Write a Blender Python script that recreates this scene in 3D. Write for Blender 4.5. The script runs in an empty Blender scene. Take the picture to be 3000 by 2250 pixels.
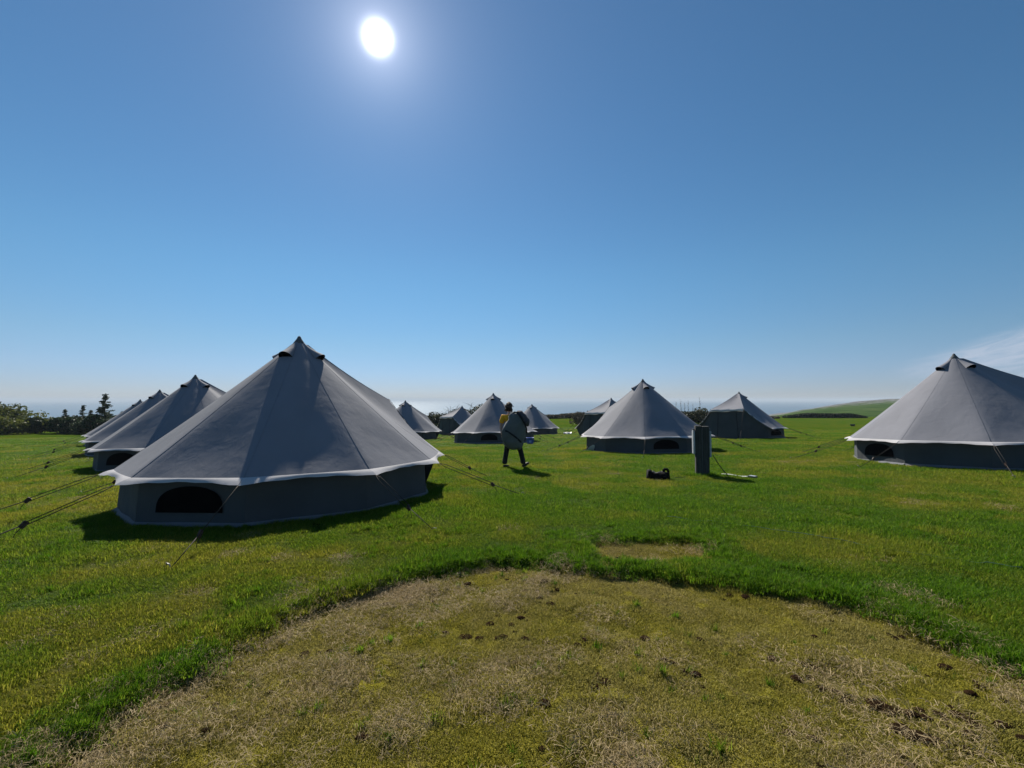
import bpy, bmesh, math, random
import numpy as np
from mathutils import Vector, Matrix, Euler
R = math.radians
rng = np.random.default_rng(11)
random.seed(5)
C = bpy.context.scene.collection
scene = bpy.context.scene

# ------------------------------------------------------------------ helpers
def mesh_np(name, verts, faces, mats=(), smooth=False, fmat=None):
    me = bpy.data.meshes.new(name)
    verts = np.asarray(verts, dtype=np.float32)
    if isinstance(faces, np.ndarray):
        n, k = faces.shape
        me.vertices.add(len(verts)); me.vertices.foreach_set('co', verts.ravel())
        me.loops.add(n*k); me.loops.foreach_set('vertex_index', faces.astype(np.int32).ravel())
        me.polygons.add(n)
        me.polygons.foreach_set('loop_start', np.arange(0, n*k, k, dtype=np.int32))
        me.polygons.foreach_set('loop_total', np.full(n, k, dtype=np.int32))
        me.update(calc_edges=True)
    else:
        me.from_pydata([tuple(v) for v in verts], [], faces)
    for m in mats: me.materials.append(m)
    if smooth: me.polygons.foreach_set('use_smooth', np.ones(len(me.polygons), dtype=bool))
    if fmat is not None: me.polygons.foreach_set('material_index', np.asarray(fmat, dtype=np.int32))
    me.update()
    return me

def link(name, me, parent=None, loc=None, rot=None):
    o = bpy.data.objects.new(name, me); C.objects.link(o)
    if parent is not None: o.parent = parent
    if loc is not None: o.location = loc
    if rot is not None: o.rotation_euler = rot
    return o

def tag(o, label=None, cat=None, group=None, kind=None):
    if label: o['label'] = label
    if cat: o['category'] = cat
    if group: o['group'] = group
    if kind: o['kind'] = kind
    return o

def empty(name, loc=(0,0,0), rot=(0,0,0)):
    o = bpy.data.objects.new(name, None); C.objects.link(o)
    o.location = loc; o.rotation_euler = rot; o.empty_display_size = .2
    return o

class MB:
    """collects shapes into one mesh"""
    def __init__(s): s.v=[]; s.f=[]; s.m=[]; s.sm=[]
    def add(s, v, f, m=0, sm=True):
        b=len(s.v); s.v += [tuple(x) for x in v]
        for q in f: s.f.append([i+b for i in q]); s.m.append(m); s.sm.append(sm)
    def grid(s, P, m=0, sm=True, flip=False):
        P=np.asarray(P); a,b=P.shape[:2]; f=[]
        for i in range(a-1):
            for j in range(b-1):
                q=[i*b+j,(i+1)*b+j,(i+1)*b+j+1,i*b+j+1]
                f.append(q[::-1] if flip else q)
        s.add(P.reshape(-1,3), f, m, sm)
    def tube(s, pts, r, n=6, m=0, caps=True):
        pts=[Vector(p) for p in pts]; k=len(pts)
        rr = r if hasattr(r,'__len__') else [r]*k
        V=[]; prev=None
        for i,p in enumerate(pts):
            d=(pts[min(i+1,k-1)]-pts[max(i-1,0)]).normalized()
            a = Vector((0,0,1)) if abs(d.z)<.9 else Vector((1,0,0))
            x = d.cross(a).normalized() if prev is None else (prev - d*prev.dot(d)).normalized()
            prev=x; y=d.cross(x)
            for j in range(n):
                t=2*math.pi*j/n; V.append(p+x*math.cos(t)*rr[i]+y*math.sin(t)*rr[i])
        F=[]
        for i in range(k-1):
            for j in range(n):
                F.append([i*n+j,i*n+(j+1)%n,(i+1)*n+(j+1)%n,(i+1)*n+j])
        if caps: F += [list(range(n))[::-1], [(k-1)*n+j for j in range(n)]]
        s.add(V,F,m)
    def box(s, c, h, rot=None, m=0, bevel=0.0):
        bm=bmesh.new(); bmesh.ops.create_cube(bm,size=2)
        for v in bm.verts: v.co=Vector((v.co.x*h[0],v.co.y*h[1],v.co.z*h[2]))
        if bevel: bmesh.ops.bevel(bm,geom=bm.edges[:],offset=bevel,segments=2,affect='EDGES')
        M=Matrix.Translation(c) @ (Euler(rot).to_matrix().to_4x4() if rot else Matrix())
        bm.verts.index_update()
        s.add([M@v.co for v in bm.verts],[[v.index for v in f.verts] for f in bm.faces],m,False)
        bm.free()
    def rings(s, rings, m=0, caps=True):
        n=len(rings[0]); V=[p for r in rings for p in r]; F=[]
        for i in range(len(rings)-1):
            for j in range(n):
                F.append([i*n+j,i*n+(j+1)%n,(i+1)*n+(j+1)%n,(i+1)*n+j])
        if caps: F += [list(range(n))[::-1], [(len(rings)-1)*n+j for j in range(n)]]
        s.add(V,F,m)
    def mesh(s, name, mats):
        me=mesh_np(name,np.array(s.v),s.f,mats,False,s.m)
        me.polygons.foreach_set('use_smooth', np.array(s.sm,dtype=bool))
        return me
    def build(s, name, mats, parent=None, **k):
        return link(name, s.mesh(name, mats if isinstance(mats,(list,tuple)) else [mats]), parent, **k)

# ------------------------------------------------------------------ noise
def _hash(ix, iy, seed):
    h = (ix.astype(np.int64)*374761393 + iy.astype(np.int64)*668265263 + seed*974711) & 0x7fffffff
    h = ((h ^ (h >> 13))*1274126177) & 0x7fffffff
    return ((h ^ (h >> 16)) & 0xffff)/65535.0
def vnoise(x, y, sc, seed=0):
    x=np.asarray(x)/sc; y=np.asarray(y)/sc
    ix=np.floor(x); iy=np.floor(y); fx=x-ix; fy=y-iy
    fx=fx*fx*(3-2*fx); fy=fy*fy*(3-2*fy)
    a=_hash(ix,iy,seed); b=_hash(ix+1,iy,seed); c=_hash(ix,iy+1,seed); d=_hash(ix+1,iy+1,seed)
    return (a*(1-fx)+b*fx)*(1-fy)+(c*(1-fx)+d*fx)*fy
def fbm(x,y,sc,seed=0,o=3):
    t=0;w=0
    for k in range(o):
        t=t+vnoise(x,y,sc/2**k,seed+17*k)*.5**k; w+=.5**k
    return t/w
def sstep(a,b,x):
    t=np.clip((x-a)/(b-a),0,1); return t*t*(3-2*t)

# ------------------------------------------------------------------ terrain
EYE = 1.4
HAZE = 2.3e-4
def g_base(X,Y):
    X=np.asarray(X,dtype=float); Y=np.asarray(Y,dtype=float)
    Yc=np.maximum(Y,-6)
    f1=.041*Yc+.00017*Yc*Yc
    t=np.clip(Yc-40,0,20); f2=1.912+.0546*t-(.0426)*t*t/40+.012*np.maximum(Yc-60,0)
    f=np.where(Yc<40,f1,f2)
    return -f+.31*np.tanh(X/20)
PATCH=[(-1.99,1.83),(-1.94,2.3),(-1.81,2.59),(-1.65,3.1),(-1.35,3.49),(-1.03,3.81),(-.62,4.05),(-.12,4.31),(.35,4.14),(.82,4.0),(1.57,3.76),(2.02,3.52),(2.49,3.26),(2.64,2.93),(2.73,2.61),(2.74,2.35)]
PC=(.38,1.75)
_a=[];_r=[]
for (x,y) in PATCH:
    _a.append(math.atan2(y-PC[1],x-PC[0])); _r.append(math.hypot(x-PC[0],y-PC[1]))
_o=np.argsort(_a); _a=np.array(_a)[_o]; _r=np.array(_r)[_o]
_a=np.concatenate([[-math.pi,-2.2,-1.2,-.3],_a,[math.pi]]); _r=np.concatenate([[2.37,2.4,2.4,2.4],_r,[2.37]])
_o=np.argsort(_a); _a=_a[_o]; _r=_r[_o]
def patch_d(X,Y):
    """signed distance-like: >0 inside the dead ring where a tent stood"""
    dx=X-PC[0]; dy=Y-PC[1]
    r=np.hypot(dx,dy); a=np.arctan2(dy,dx)
    d1=np.interp(a,_a,_r)-r + .06*(fbm(X,Y,.35,3)-.5) + .04*(vnoise(X,Y,.09,5)-.5)
    u=(X-1.42)/.62; v=(Y-4.53)/.38
    d2=(1-np.maximum(np.abs(u),np.abs(v)))*.35 + .10*(fbm(X,Y,.3,9)-.5)
    return np.maximum(d1,d2)
def patch_m(X,Y): return sstep(-.02,.06,patch_d(X,Y))
DEAD=[(8.5,12.2,1.5,.8,1),(3.0,19.0,2.2,.9,.55),(3.9,21.4,1.8,.7,.4),(-.2,5.6,1.3,.6,.45),(-1.9,4.6,.7,.35,.5),(-3.0,4.1,.9,.4,.35),(3.6,4.6,.9,.5,.35),(9.3,15.4,1.2,.5,.6)]
def dry_f(X,Y):
    b=fbm(X,Y,2.3,21,3); c=fbm(X,Y,.5,33,2)
    d=sstep(.38,.74,.48*b+.52*c)*.80
    d=d+.18*sstep(1.5,-3.5,X)*sstep(26,4,Y)
    for (x,y,sx,sy,w) in DEAD:
        q=((X-x)/sx)**2+((Y-y)/sy)**2
        d=d+w*np.exp(-q)*(.45+.8*fbm(X,Y,.45,44,2))
    d=d*(1-.35*sstep(25,60,Y))
    return np.clip(d,0,1)
def gz(X,Y,fine=True):
    X=np.asarray(X,dtype=float); Y=np.asarray(Y,dtype=float)
    z=g_base(X,Y)+EYE*0
    z=z+.05*(fbm(X,Y,3.1,60,2)-.5)*sstep(2,9,np.hypot(X,Y))
    if fine:
        near=sstep(16,7,np.hypot(X,Y))
        z=z+near*(.030*(fbm(X,Y,.30,70,3)-.5))
        pm=patch_m(X,Y)
        z=z-.045*pm+pm*(.045*(fbm(X,Y,.16,80,3)-.5)-.035*sstep(.62,.80,fbm(X,Y,.11,84,2)))
    # beyond the far edge of the field the land falls away to the sea
    edge=100+25*(fbm(X,0*X,40,91,2)-.5)
    z=z-28*sstep(0,60,Y-edge)
    return z
def gzf(x,y,fine=False): return float(gz(np.array([x]),np.array([y]),fine)[0])

# ------------------------------------------------------------------ materials
def mat(name):
    m=bpy.data.materials.new(name); m.use_nodes=True
    nt=m.node_tree; b=nt.nodes['Principled BSDF']
    return m,nt,b
def N(nt,t,**k):
    n=nt.nodes.new(t)
    for a,v in k.items(): setattr(n,a,v)
    return n
def ramp(nt,fac,stops):
    r=N(nt,'ShaderNodeValToRGB'); e=r.color_ramp.elements
    while len(e)<len(stops): e.new(.5)
    for i,(p,c) in enumerate(stops):
        e[i].position=p; e[i].color=(*c,1) if len(c)==3 else c
    nt.links.new(fac,r.inputs['Fac']); return r
def noise(nt,vec,scale,detail=3,rough=.55,dist=0):
    n=N(nt,'ShaderNodeTexNoise'); n.inputs['Scale'].default_value=scale; n.inputs['Detail'].default_value=detail
    n.inputs['Roughness'].default_value=rough; n.inputs['Distortion'].default_value=dist
    if vec is not None: nt.links.new(vec,n.inputs['Vector'])
    return n
def mixc(nt,fac,a,b,mode='MIX'):
    m=N(nt,'ShaderNodeMix',data_type='RGBA',blend_type=mode)
    for s,v in ((0,fac),(6,a),(7,b)):
        if hasattr(v,'links'): nt.links.new(v,m.inputs[s])
        elif isinstance(v,(tuple,list)): m.inputs[s].default_value=(*v,1)
        else: m.inputs[s].default_value=v
    return m.outputs[2]
def math_n(nt,op,a,b=None):
    m=N(nt,'ShaderNodeMath',operation=op)
    for i,v in enumerate((a,b)):
        if v is None: continue
        if hasattr(v,'links'): nt.links.new(v,m.inputs[i])
        else: m.inputs[i].default_value=v
    return m.outputs[0]
def bump(nt,b,h,strength=.3,dist=.01):
    n=N(nt,'ShaderNodeBump'); n.inputs['Strength'].default_value=strength; n.inputs['Distance'].default_value=dist
    nt.links.new(h,n.inputs['Height']); nt.links.new(n.outputs[0],b.inputs['Normal']); return n
def simple(name,col,rough=.7,var=.25,scale=12,bmp=0.0,bscale=60,metal=0,spec=.3,coord='Object'):
    m,nt,b=mat(name)
    tc=N(nt,'ShaderNodeTexCoord'); v=tc.outputs[coord]
    n=noise(nt,v,scale,4)
    lo=tuple(c*(1-var) for c in col); hi=tuple(min(1,c*(1+var)) for c in col)
    r=ramp(nt,n.outputs['Fac'],[(.3,lo),(.7,hi)])
    nt.links.new(r.outputs[0],b.inputs['Base Color'])
    b.inputs['Roughness'].default_value=rough; b.inputs['Metallic'].default_value=metal
    b.inputs['Specular IOR Level'].default_value=spec
    if bmp:
        n2=noise(nt,v,bscale,3); bump(nt,b,n2.outputs['Fac'],bmp,.01)
    return m

def canvas(name,col,var=.08,trans=0.0,wr=.35):
    m,nt,b=mat(name)
    tc=N(nt,'ShaderNodeTexCoord'); v=tc.outputs['Object']
    big=noise(nt,v,1.3,4); fine=noise(nt,v,210,2)
    f=math_n(nt,'ADD',math_n(nt,'MULTIPLY',big.outputs['Fac'],.6),math_n(nt,'MULTIPLY',fine.outputs['Fac'],.4))
    lo=tuple(c*(1-var*2.2) for c in col); hi=tuple(c*(1+var*2.2) for c in col)
    r=ramp(nt,f,[(.3,lo),(.7,hi)])
    nt.links.new(r.outputs[0],b.inputs['Base Color'])
    b.inputs['Roughness'].default_value=.85; b.inputs['Specular IOR Level'].default_value=.2
    b.inputs['Sheen Weight'].default_value=.04; b.inputs['Sheen Roughness'].default_value=.5
    mp=N(nt,'ShaderNodeMapping'); mp.inputs['Scale'].default_value=(1,1,.35); nt.links.new(v,mp.inputs['Vector'])
    w=noise(nt,mp.outputs[0],4.5,3,.5,.4)
    wv=noise(nt,v,330,1)
    h=math_n(nt,'ADD',w.outputs['Fac'],math_n(nt,'MULTIPLY',wv.outputs['Fac'],.06))
    bump(nt,b,h,wr,.03)
    if trans:
        out=nt.nodes['Material Output']
        t=N(nt,'ShaderNodeBsdfTranslucent'); nt.links.new(r.outputs[0],t.inputs['Color'])
        mx=N(nt,'ShaderNodeMixShader'); mx.inputs[0].default_value=trans
        nt.links.new(b.outputs[0],mx.inputs[1]); nt.links.new(t.outputs[0],mx.inputs[2])
        nt.links.new(mx.outputs[0],out.inputs['Surface'])
    return m
M={}
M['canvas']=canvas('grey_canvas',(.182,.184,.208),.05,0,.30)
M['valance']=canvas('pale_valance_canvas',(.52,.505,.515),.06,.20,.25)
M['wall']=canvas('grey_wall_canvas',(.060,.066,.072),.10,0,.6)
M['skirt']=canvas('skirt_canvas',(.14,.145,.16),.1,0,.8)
M['seam']=simple('seam_tape',(.16,.165,.19),.85)
M['mesh']=simple('black_mesh',(.004,.004,.005),1.0,.2,300,spec=0)
M['rope']=simple('dark_rope',(.035,.028,.024),.9,.3,200)
M['slider']=simple('brown_slider',(.055,.032,.024),.6,.3,60)
M['peg']=simple('steel_peg',(.22,.21,.20),.45,.3,80,metal=.7)
M['cap']=simple('dark_canvas_cap',(.10,.105,.11),.85,.2,40)
M['timber']=None

# timber with grain
m,nt,b=mat('weathered_timber')
tc=N(nt,'ShaderNodeTexCoord'); mp=N(nt,'ShaderNodeMapping'); mp.inputs['Scale'].default_value=(14,14,1.2)
nt.links.new(tc.outputs['Object'],mp.inputs['Vector'])
n=noise(nt,mp.outputs[0],2.2,6,.65,.6)
r=ramp(nt,n.outputs['Fac'],[(.25,(.012,.012,.011)),(.55,(.040,.040,.036)),(.8,(.085,.082,.074))])
nt.links.new(r.outputs[0],b.inputs['Base Color']); b.inputs['Roughness'].default_value=.85
bump(nt,b,n.outputs['Fac'],.6,.02); M['timber']=m
M['boxgrey']=simple('grey_plastic_housing',(.34,.36,.38),.45,.08,8)
M['black_cloth']=simple('black_bag_fabric',(.006,.0055,.006),.8,.3,30,.5,90,spec=.1)
M['bag_rim']=simple('pale_bag_lining',(.28,.26,.22),.8,.2,30)
M['duct']=simple('white_plastic',(.62,.62,.60),.5,.08,10)
M['dgrey']=simple('dark_grey_plastic',(.06,.065,.075),.4,.15,14)
M['blue']=simple('blue_plastic',(.075,.13,.42),.5,.15,9)
M['white']=simple('white_pvc',(.62,.62,.62),.5,.1,9)
M['skin']=simple('skin',(.42,.26,.19),.55,.08,30)
M['hair']=simple('dark_brown_hair',(.035,.018,.010),.6,.4,80,.5,120)
M['yellow']=simple('yellow_cotton',(.78,.38,.010),.8,.12,20,.3,40)
M['trousers']=simple('black_trousers',(.010,.010,.012),.8,.3,20,.3,30)
M['shoe']=simple('black_shoes',(.012,.011,.010),.6,.3,30)
M['sack']=canvas('grey_green_sack_canvas',(.115,.130,.130),.25,0,1.0)
M['sackdark']=canvas('dark_sack_canvas',(.055,.055,.065),.15,0,.8)
M['strap']=simple('black_webbing',(.010,.010,.012),.7,.2,80)

def leaf_mat(name,a,bcol,trans=.3,inst=False):
    m,nt,b=mat(name)
    at=N(nt,'ShaderNodeAttribute',attribute_name='tint')
    r=ramp(nt,at.outputs['Fac'],[(0,a),(1,bcol)])
    col=r.outputs[0]
    nt.links.new(col,b.inputs['Base Color']); b.inputs['Roughness'].default_value=.6
    b.inputs['Specular IOR Level'].default_value=.2
    t=N(nt,'ShaderNodeBsdfTranslucent'); nt.links.new(col,t.inputs['Color'])
    mx=N(nt,'ShaderNodeMixShader'); mx.inputs[0].default_value=trans
    nt.links.new(b.outputs[0],mx.inputs[1]); nt.links.new(t.outputs[0],mx.inputs[2])
    nt.links.new(mx.outputs[0],nt.nodes['Material Output'].inputs['Surface'])
    return m
M['conifer']=leaf_mat('conifer_needles',(.018,.030,.012),(.055,.085,.030),.2)
M['bush']=leaf_mat('olive_leaves',(.035,.050,.012),(.13,.145,.03),.35)
M['bush_dark']=leaf_mat('dark_scrub_leaves',(.020,.028,.014),(.07,.075,.035),.25)
M['gorse']=leaf_mat('brown_scrub_twigs',(.030,.028,.018),(.10,.085,.05),.2)
M['bark']=simple('bark',(.07,.055,.042),.9,.35,9)

# grass blades: tint per blade, dryness per clump
def blade_mat(name,g1,g2,y1,y2,trans):
    m,nt,b=mat(name)
    at=N(nt,'ShaderNodeAttribute',attribute_name='tint')
    dr=N(nt,'ShaderNodeAttribute',attribute_name='dry'); dr.attribute_type='INSTANCER'
    g=mixc(nt,at.outputs['Fac'],g1,g2); y=mixc(nt,at.outputs['Fac'],y1,y2)
    d2=math_n(nt,'ADD',dr.outputs['Fac'],math_n(nt,'MULTIPLY',math_n(nt,'SUBTRACT',at.outputs['Fac'],.5),.35))
    d2c=N(nt,'ShaderNodeClamp'); nt.links.new(d2,d2c.inputs[0])
    col=mixc(nt,d2c.outputs[0],g,y)
    nt.links.new(col,b.inputs['Base Color']); b.inputs['Roughness'].default_value=.55
    b.inputs['Specular IOR Level'].default_value=.08
    t=N(nt,'ShaderNodeBsdfTranslucent'); nt.links.new(col,t.inputs['Color'])
    mx=N(nt,'ShaderNodeMixShader'); mx.inputs[0].default_value=trans
    nt.links.new(b.outputs[0],mx.inputs[1]); nt.links.new(t.outputs[0],mx.inputs[2])
    nt.links.new(mx.outputs[0],nt.nodes['Material Output'].inputs['Surface'])
    return m
M['blade']=blade_mat('lawn_blades',(.046,.128,.004),(.122,.240,.012),(.185,.205,.008),(.33,.30,.045),.58)
M['mossblade']=blade_mat('moss_fronds',(.165,.158,.016),(.40,.355,.045),(.25,.205,.060),(.45,.37,.16),.38)
M['strawblade']=blade_mat('straw_blades',(.25,.185,.085),(.50,.39,.225),(.25,.185,.085),(.50,.39,.225),.25)

# ground
m,nt,b=mat('field_ground')
geo=N(nt,'ShaderNodeNewGeometry'); P=geo.outputs['Position']
dr=N(nt,'ShaderNodeAttribute',attribute_name='dry'); pa=N(nt,'ShaderNodeAttribute',attribute_name='patch'); fa=N(nt,'ShaderNodeAttribute',attribute_name='far')
n1=noise(nt,P,1.1,6,.65); n2=noise(nt,P,9,5,.7); n3=noise(nt,P,55,4,.7); n4=noise(nt,P,170,3,.7)
nm=math_n(nt,'ADD',math_n(nt,'MULTIPLY',n2.outputs['Fac'],.5),math_n(nt,'MULTIPLY',n3.outputs['Fac'],.5))
green=ramp(nt,nm,[(.3,(.020,.048,.002)),(.5,(.046,.098,.004)),(.7,(.080,.145,.008))]).outputs[0]
yel=ramp(nt,nm,[(.3,(.075,.075,.006)),(.55,(.14,.13,.010)),(.75,(.22,.18,.04))]).outputs[0]
dsum=math_n(nt,'ADD',dr.outputs['Fac'],math_n(nt,'MULTIPLY',math_n(nt,'SUBTRACT',n2.outputs['Fac'],.5),.6))
cl=N(nt,'ShaderNodeClamp'); nt.links.new(dsum,cl.inputs[0])
lawn=mixc(nt,cl.outputs[0],green,yel)
# near lawn is thatch and soil under the blades
thatch=ramp(nt,nm,[(.35,(.016,.018,.006)),(.65,(.075,.070,.026))]).outputs[0]
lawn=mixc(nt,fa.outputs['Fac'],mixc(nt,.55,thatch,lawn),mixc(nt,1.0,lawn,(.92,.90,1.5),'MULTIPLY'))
nm2=math_n(nt,'ADD',math_n(nt,'MULTIPLY',n3.outputs['Fac'],.45),math_n(nt,'MULTIPLY',n4.outputs['Fac'],.55))
moss=ramp(nt,nm2,[(.33,(.016,.011,.005)),(.43,(.12,.10,.014)),(.54,(.25,.225,.028)),(.70,(.37,.32,.07))]).outputs[0]
strawc=ramp(nt,nm2,[(.3,(.07,.05,.03)),(.5,(.20,.155,.10)),(.7,(.38,.31,.22))]).outputs[0]
n5=noise(nt,P,2.6,5,.7,.6)
sfac=ramp(nt,n5.outputs['Fac'],[(.50,(0,0,0)),(.66,(.9,.9,.9))]).outputs[0]
pcol=mixc(nt,sfac,moss,strawc)
n6=noise(nt,P,5.5,4,.75,.8)
soil=ramp(nt,n6.outputs['Fac'],[(.63,(0,0,0)),(.71,(.85,.85,.85))]).outputs[0]
pcol=mixc(nt,soil,pcol,(.030,.021,.013))
pcol=mixc(nt,math_n(nt,'MULTIPLY',n1.outputs['Fac'],.0),pcol,pcol)
col=mixc(nt,pa.outputs['Fac'],lawn,pcol)
nt.links.new(col,b.inputs['Base Color']); b.inputs['Roughness'].default_value=1; b.inputs['Specular IOR Level'].default_value=0
hh=math_n(nt,'ADD',math_n(nt,'ADD',math_n(nt,'MULTIPLY',n2.outputs['Fac'],1.2),math_n(nt,'MULTIPLY',n3.outputs['Fac'],.6)),math_n(nt,'MULTIPLY',n4.outputs['Fac'],.3))
bump(nt,b,hh,.9,.05)
M['ground']=m

# hill
m,nt,b=mat('hill_pasture')
geo=N(nt,'ShaderNodeNewGeometry'); P=geo.outputs['Position']; at=N(nt,'ShaderNodeAttribute',attribute_name='crest')
mp=N(nt,'ShaderNodeMapping'); mp.inputs['Scale'].default_value=(.6,.6,5); nt.links.new(P,mp.inputs['Vector'])
n1=noise(nt,mp.outputs[0],.08,7,.7); n2=noise(nt,P,.16,5,.7)
g=ramp(nt,n1.outputs['Fac'],[(.30,(.022,.045,.014)),(.46,(.040,.075,.022)),(.58,(.062,.095,.030)),(.70,(.085,.075,.035))]).outputs[0]
rk=ramp(nt,n2.outputs['Fac'],[(.35,(.07,.075,.075)),(.6,(.20,.20,.20))]).outputs[0]
ca=math_n(nt,'ADD',at.outputs['Fac'],math_n(nt,'MULTIPLY',math_n(nt,'SUBTRACT',n2.outputs['Fac'],.5),.9))
cr=ramp(nt,ca,[(.62,(0,0,0)),(.8,(1,1,1))]).outputs[0]
nt.links.new(mixc(nt,cr,g,rk),b.inputs['Base Color']); b.inputs['Roughness'].default_value=.95
b.inputs['Specular IOR Level'].default_value=0
bump(nt,b,n2.outputs['Fac'],.6,1.5); M['hill']=m

# sea
m,nt,b=mat('sea_water')
b.inputs['Base Color'].default_value=(.06,.10,.13,1); b.inputs['Roughness'].default_value=.28; b.inputs['IOR'].default_value=1.33
geo=N(nt,'ShaderNodeNewGeometry'); n1=noise(nt,geo.outputs['Position'],.05,4,.6); bump(nt,b,n1.outputs['Fac'],.25,1.2)
M['sea']=m

# ------------------------------------------------------------------ ground mesh
def sinh_axis(lo,hi,c,a,n):
    t=np.linspace(math.asinh((lo-c)/a),math.asinh((hi-c)/a),n)
    return c+a*np.sinh(t)
xs=sinh_axis(-260,260,.3,1.7,860); ys=sinh_axis(-25,200,2.3,1.0,800)
XX,YY=np.meshgrid(xs,ys,indexing='ij')
ZZ=gz(XX,YY)
V=np.stack([XX,YY,ZZ],-1).reshape(-1,3)
nx,ny=len(xs),len(ys)
idx=np.arange(nx*ny).reshape(nx,ny)
F=np.stack([idx[:-1,:-1],idx[1:,:-1],idx[1:,1:],idx[:-1,1:]],-1).reshape(-1,4)
me=mesh_np('ground',V,F,[M['ground']],True)
def vattr(me,name,vals):
    a=me.attributes.new(name,'FLOAT','POINT'); a.data.foreach_set('value',np.asarray(vals,dtype=np.float32).ravel())
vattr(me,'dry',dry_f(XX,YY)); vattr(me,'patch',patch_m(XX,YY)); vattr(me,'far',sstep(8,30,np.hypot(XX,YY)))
tag(link('ground',me),kind='structure')

# sea
me=mesh_np('sea',[(-60000,120,-31),(60000,120,-31),(60000,60000,-31),(-60000,60000,-31)],np.array([[0,1,2,3]]),[M['sea']])
tag(link('sea',me),kind='structure')

# hill on the right
ks=np.linspace(.52,2.3,150); ts=np.linspace(0,1,60)
RK=np.array([.52,.60,.68,.735,.80,.913,1.05,1.2,1.5,2.3]); RS=np.array([-.046,-.032,-.0185,-.0110,-.0025,.0050,.014,.019,.024,.028])
hv=[];cr=[]
for k in ks:
    ex=np.interp(k,RK,RS); ex0=ex
    for t in ts:
        Y=92+ (430-92)*t
        tt=t
        zr=EYE+ex*430 if True else 0
        z0=gzf(k*92,92)-.9
        s=.30*tt+.70*(tt*tt*(3-2*tt))
        z=z0+(EYE*0+ex*430+EYE*0 - z0)*s if tt<1 else ex*430
        rough=(fbm(np.array([k*430*.5]),np.array([Y*.5]),18,120,3)[0]-.5)*5.0*sstep(.25,.95,np.array([tt]))[0]
        z+=rough*.9
        hv.append((k*Y,Y,z)); cr.append(tt)
    # back slope
hv=np.array(hv).reshape(len(ks),len(ts),3); cr=np.array(cr).reshape(len(ks),len(ts))
back=hv[:,-1:,:].copy(); back[:,:,1]+=160; back[:,:,0]+=120; back[:,:,2]-=60
hv=np.concatenate([hv,back],1); cr=np.concatenate([cr,cr[:,-1:]],1)
a,bn=hv.shape[:2]; idx=np.arange(a*bn).reshape(a,bn)
F=np.stack([idx[:-1,:-1],idx[1:,:-1],idx[1:,1:],idx[:-1,1:]],-1).reshape(-1,4)
me=mesh_np('hill',hv.reshape(-1,3),F,[M['hill']],True); vattr(me,'crest',cr)
tag(link('hill',me),kind='structure')

# ------------------------------------------------------------------ tents
PROF=[(.015,3.0),(.06,2.945),(.16,2.835),(.40,2.60),(.9,2.138),(1.3,1.778),(1.7,1.427),(2.05,1.127),(2.35,.874),(2.6,.668)]
PL=np.array(PROF); _d=np.concatenate([[0],np.cumsum(np.hypot(np.diff(PL[:,0]),np.diff(PL[:,1])))]); _d/=_d[-1]
def prof(t): return np.interp(t,_d,PL[:,0]),np.interp(t,_d,PL[:,1])
CORN=[54,90,126,162,198,234,270,306]
def seam(a,t):
    r,z=prof(t)
    if a in (54,306): r=r*(1+.10*t**2)
    return np.array([r*math.cos(R(a)),r*math.sin(R(a)),z])
def tip(a):
    r=2.78 if a not in (54,306) else 3.02
    return np.array([r*math.cos(R(a)),r*math.sin(R(a)),.592])
NT,NS=26,14
RIDGE={1:np.array([2.1,1.0,1.88]),-1:np.array([2.1,-1.0,1.88])}
APEX=np.array([0,0,3.0])
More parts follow.
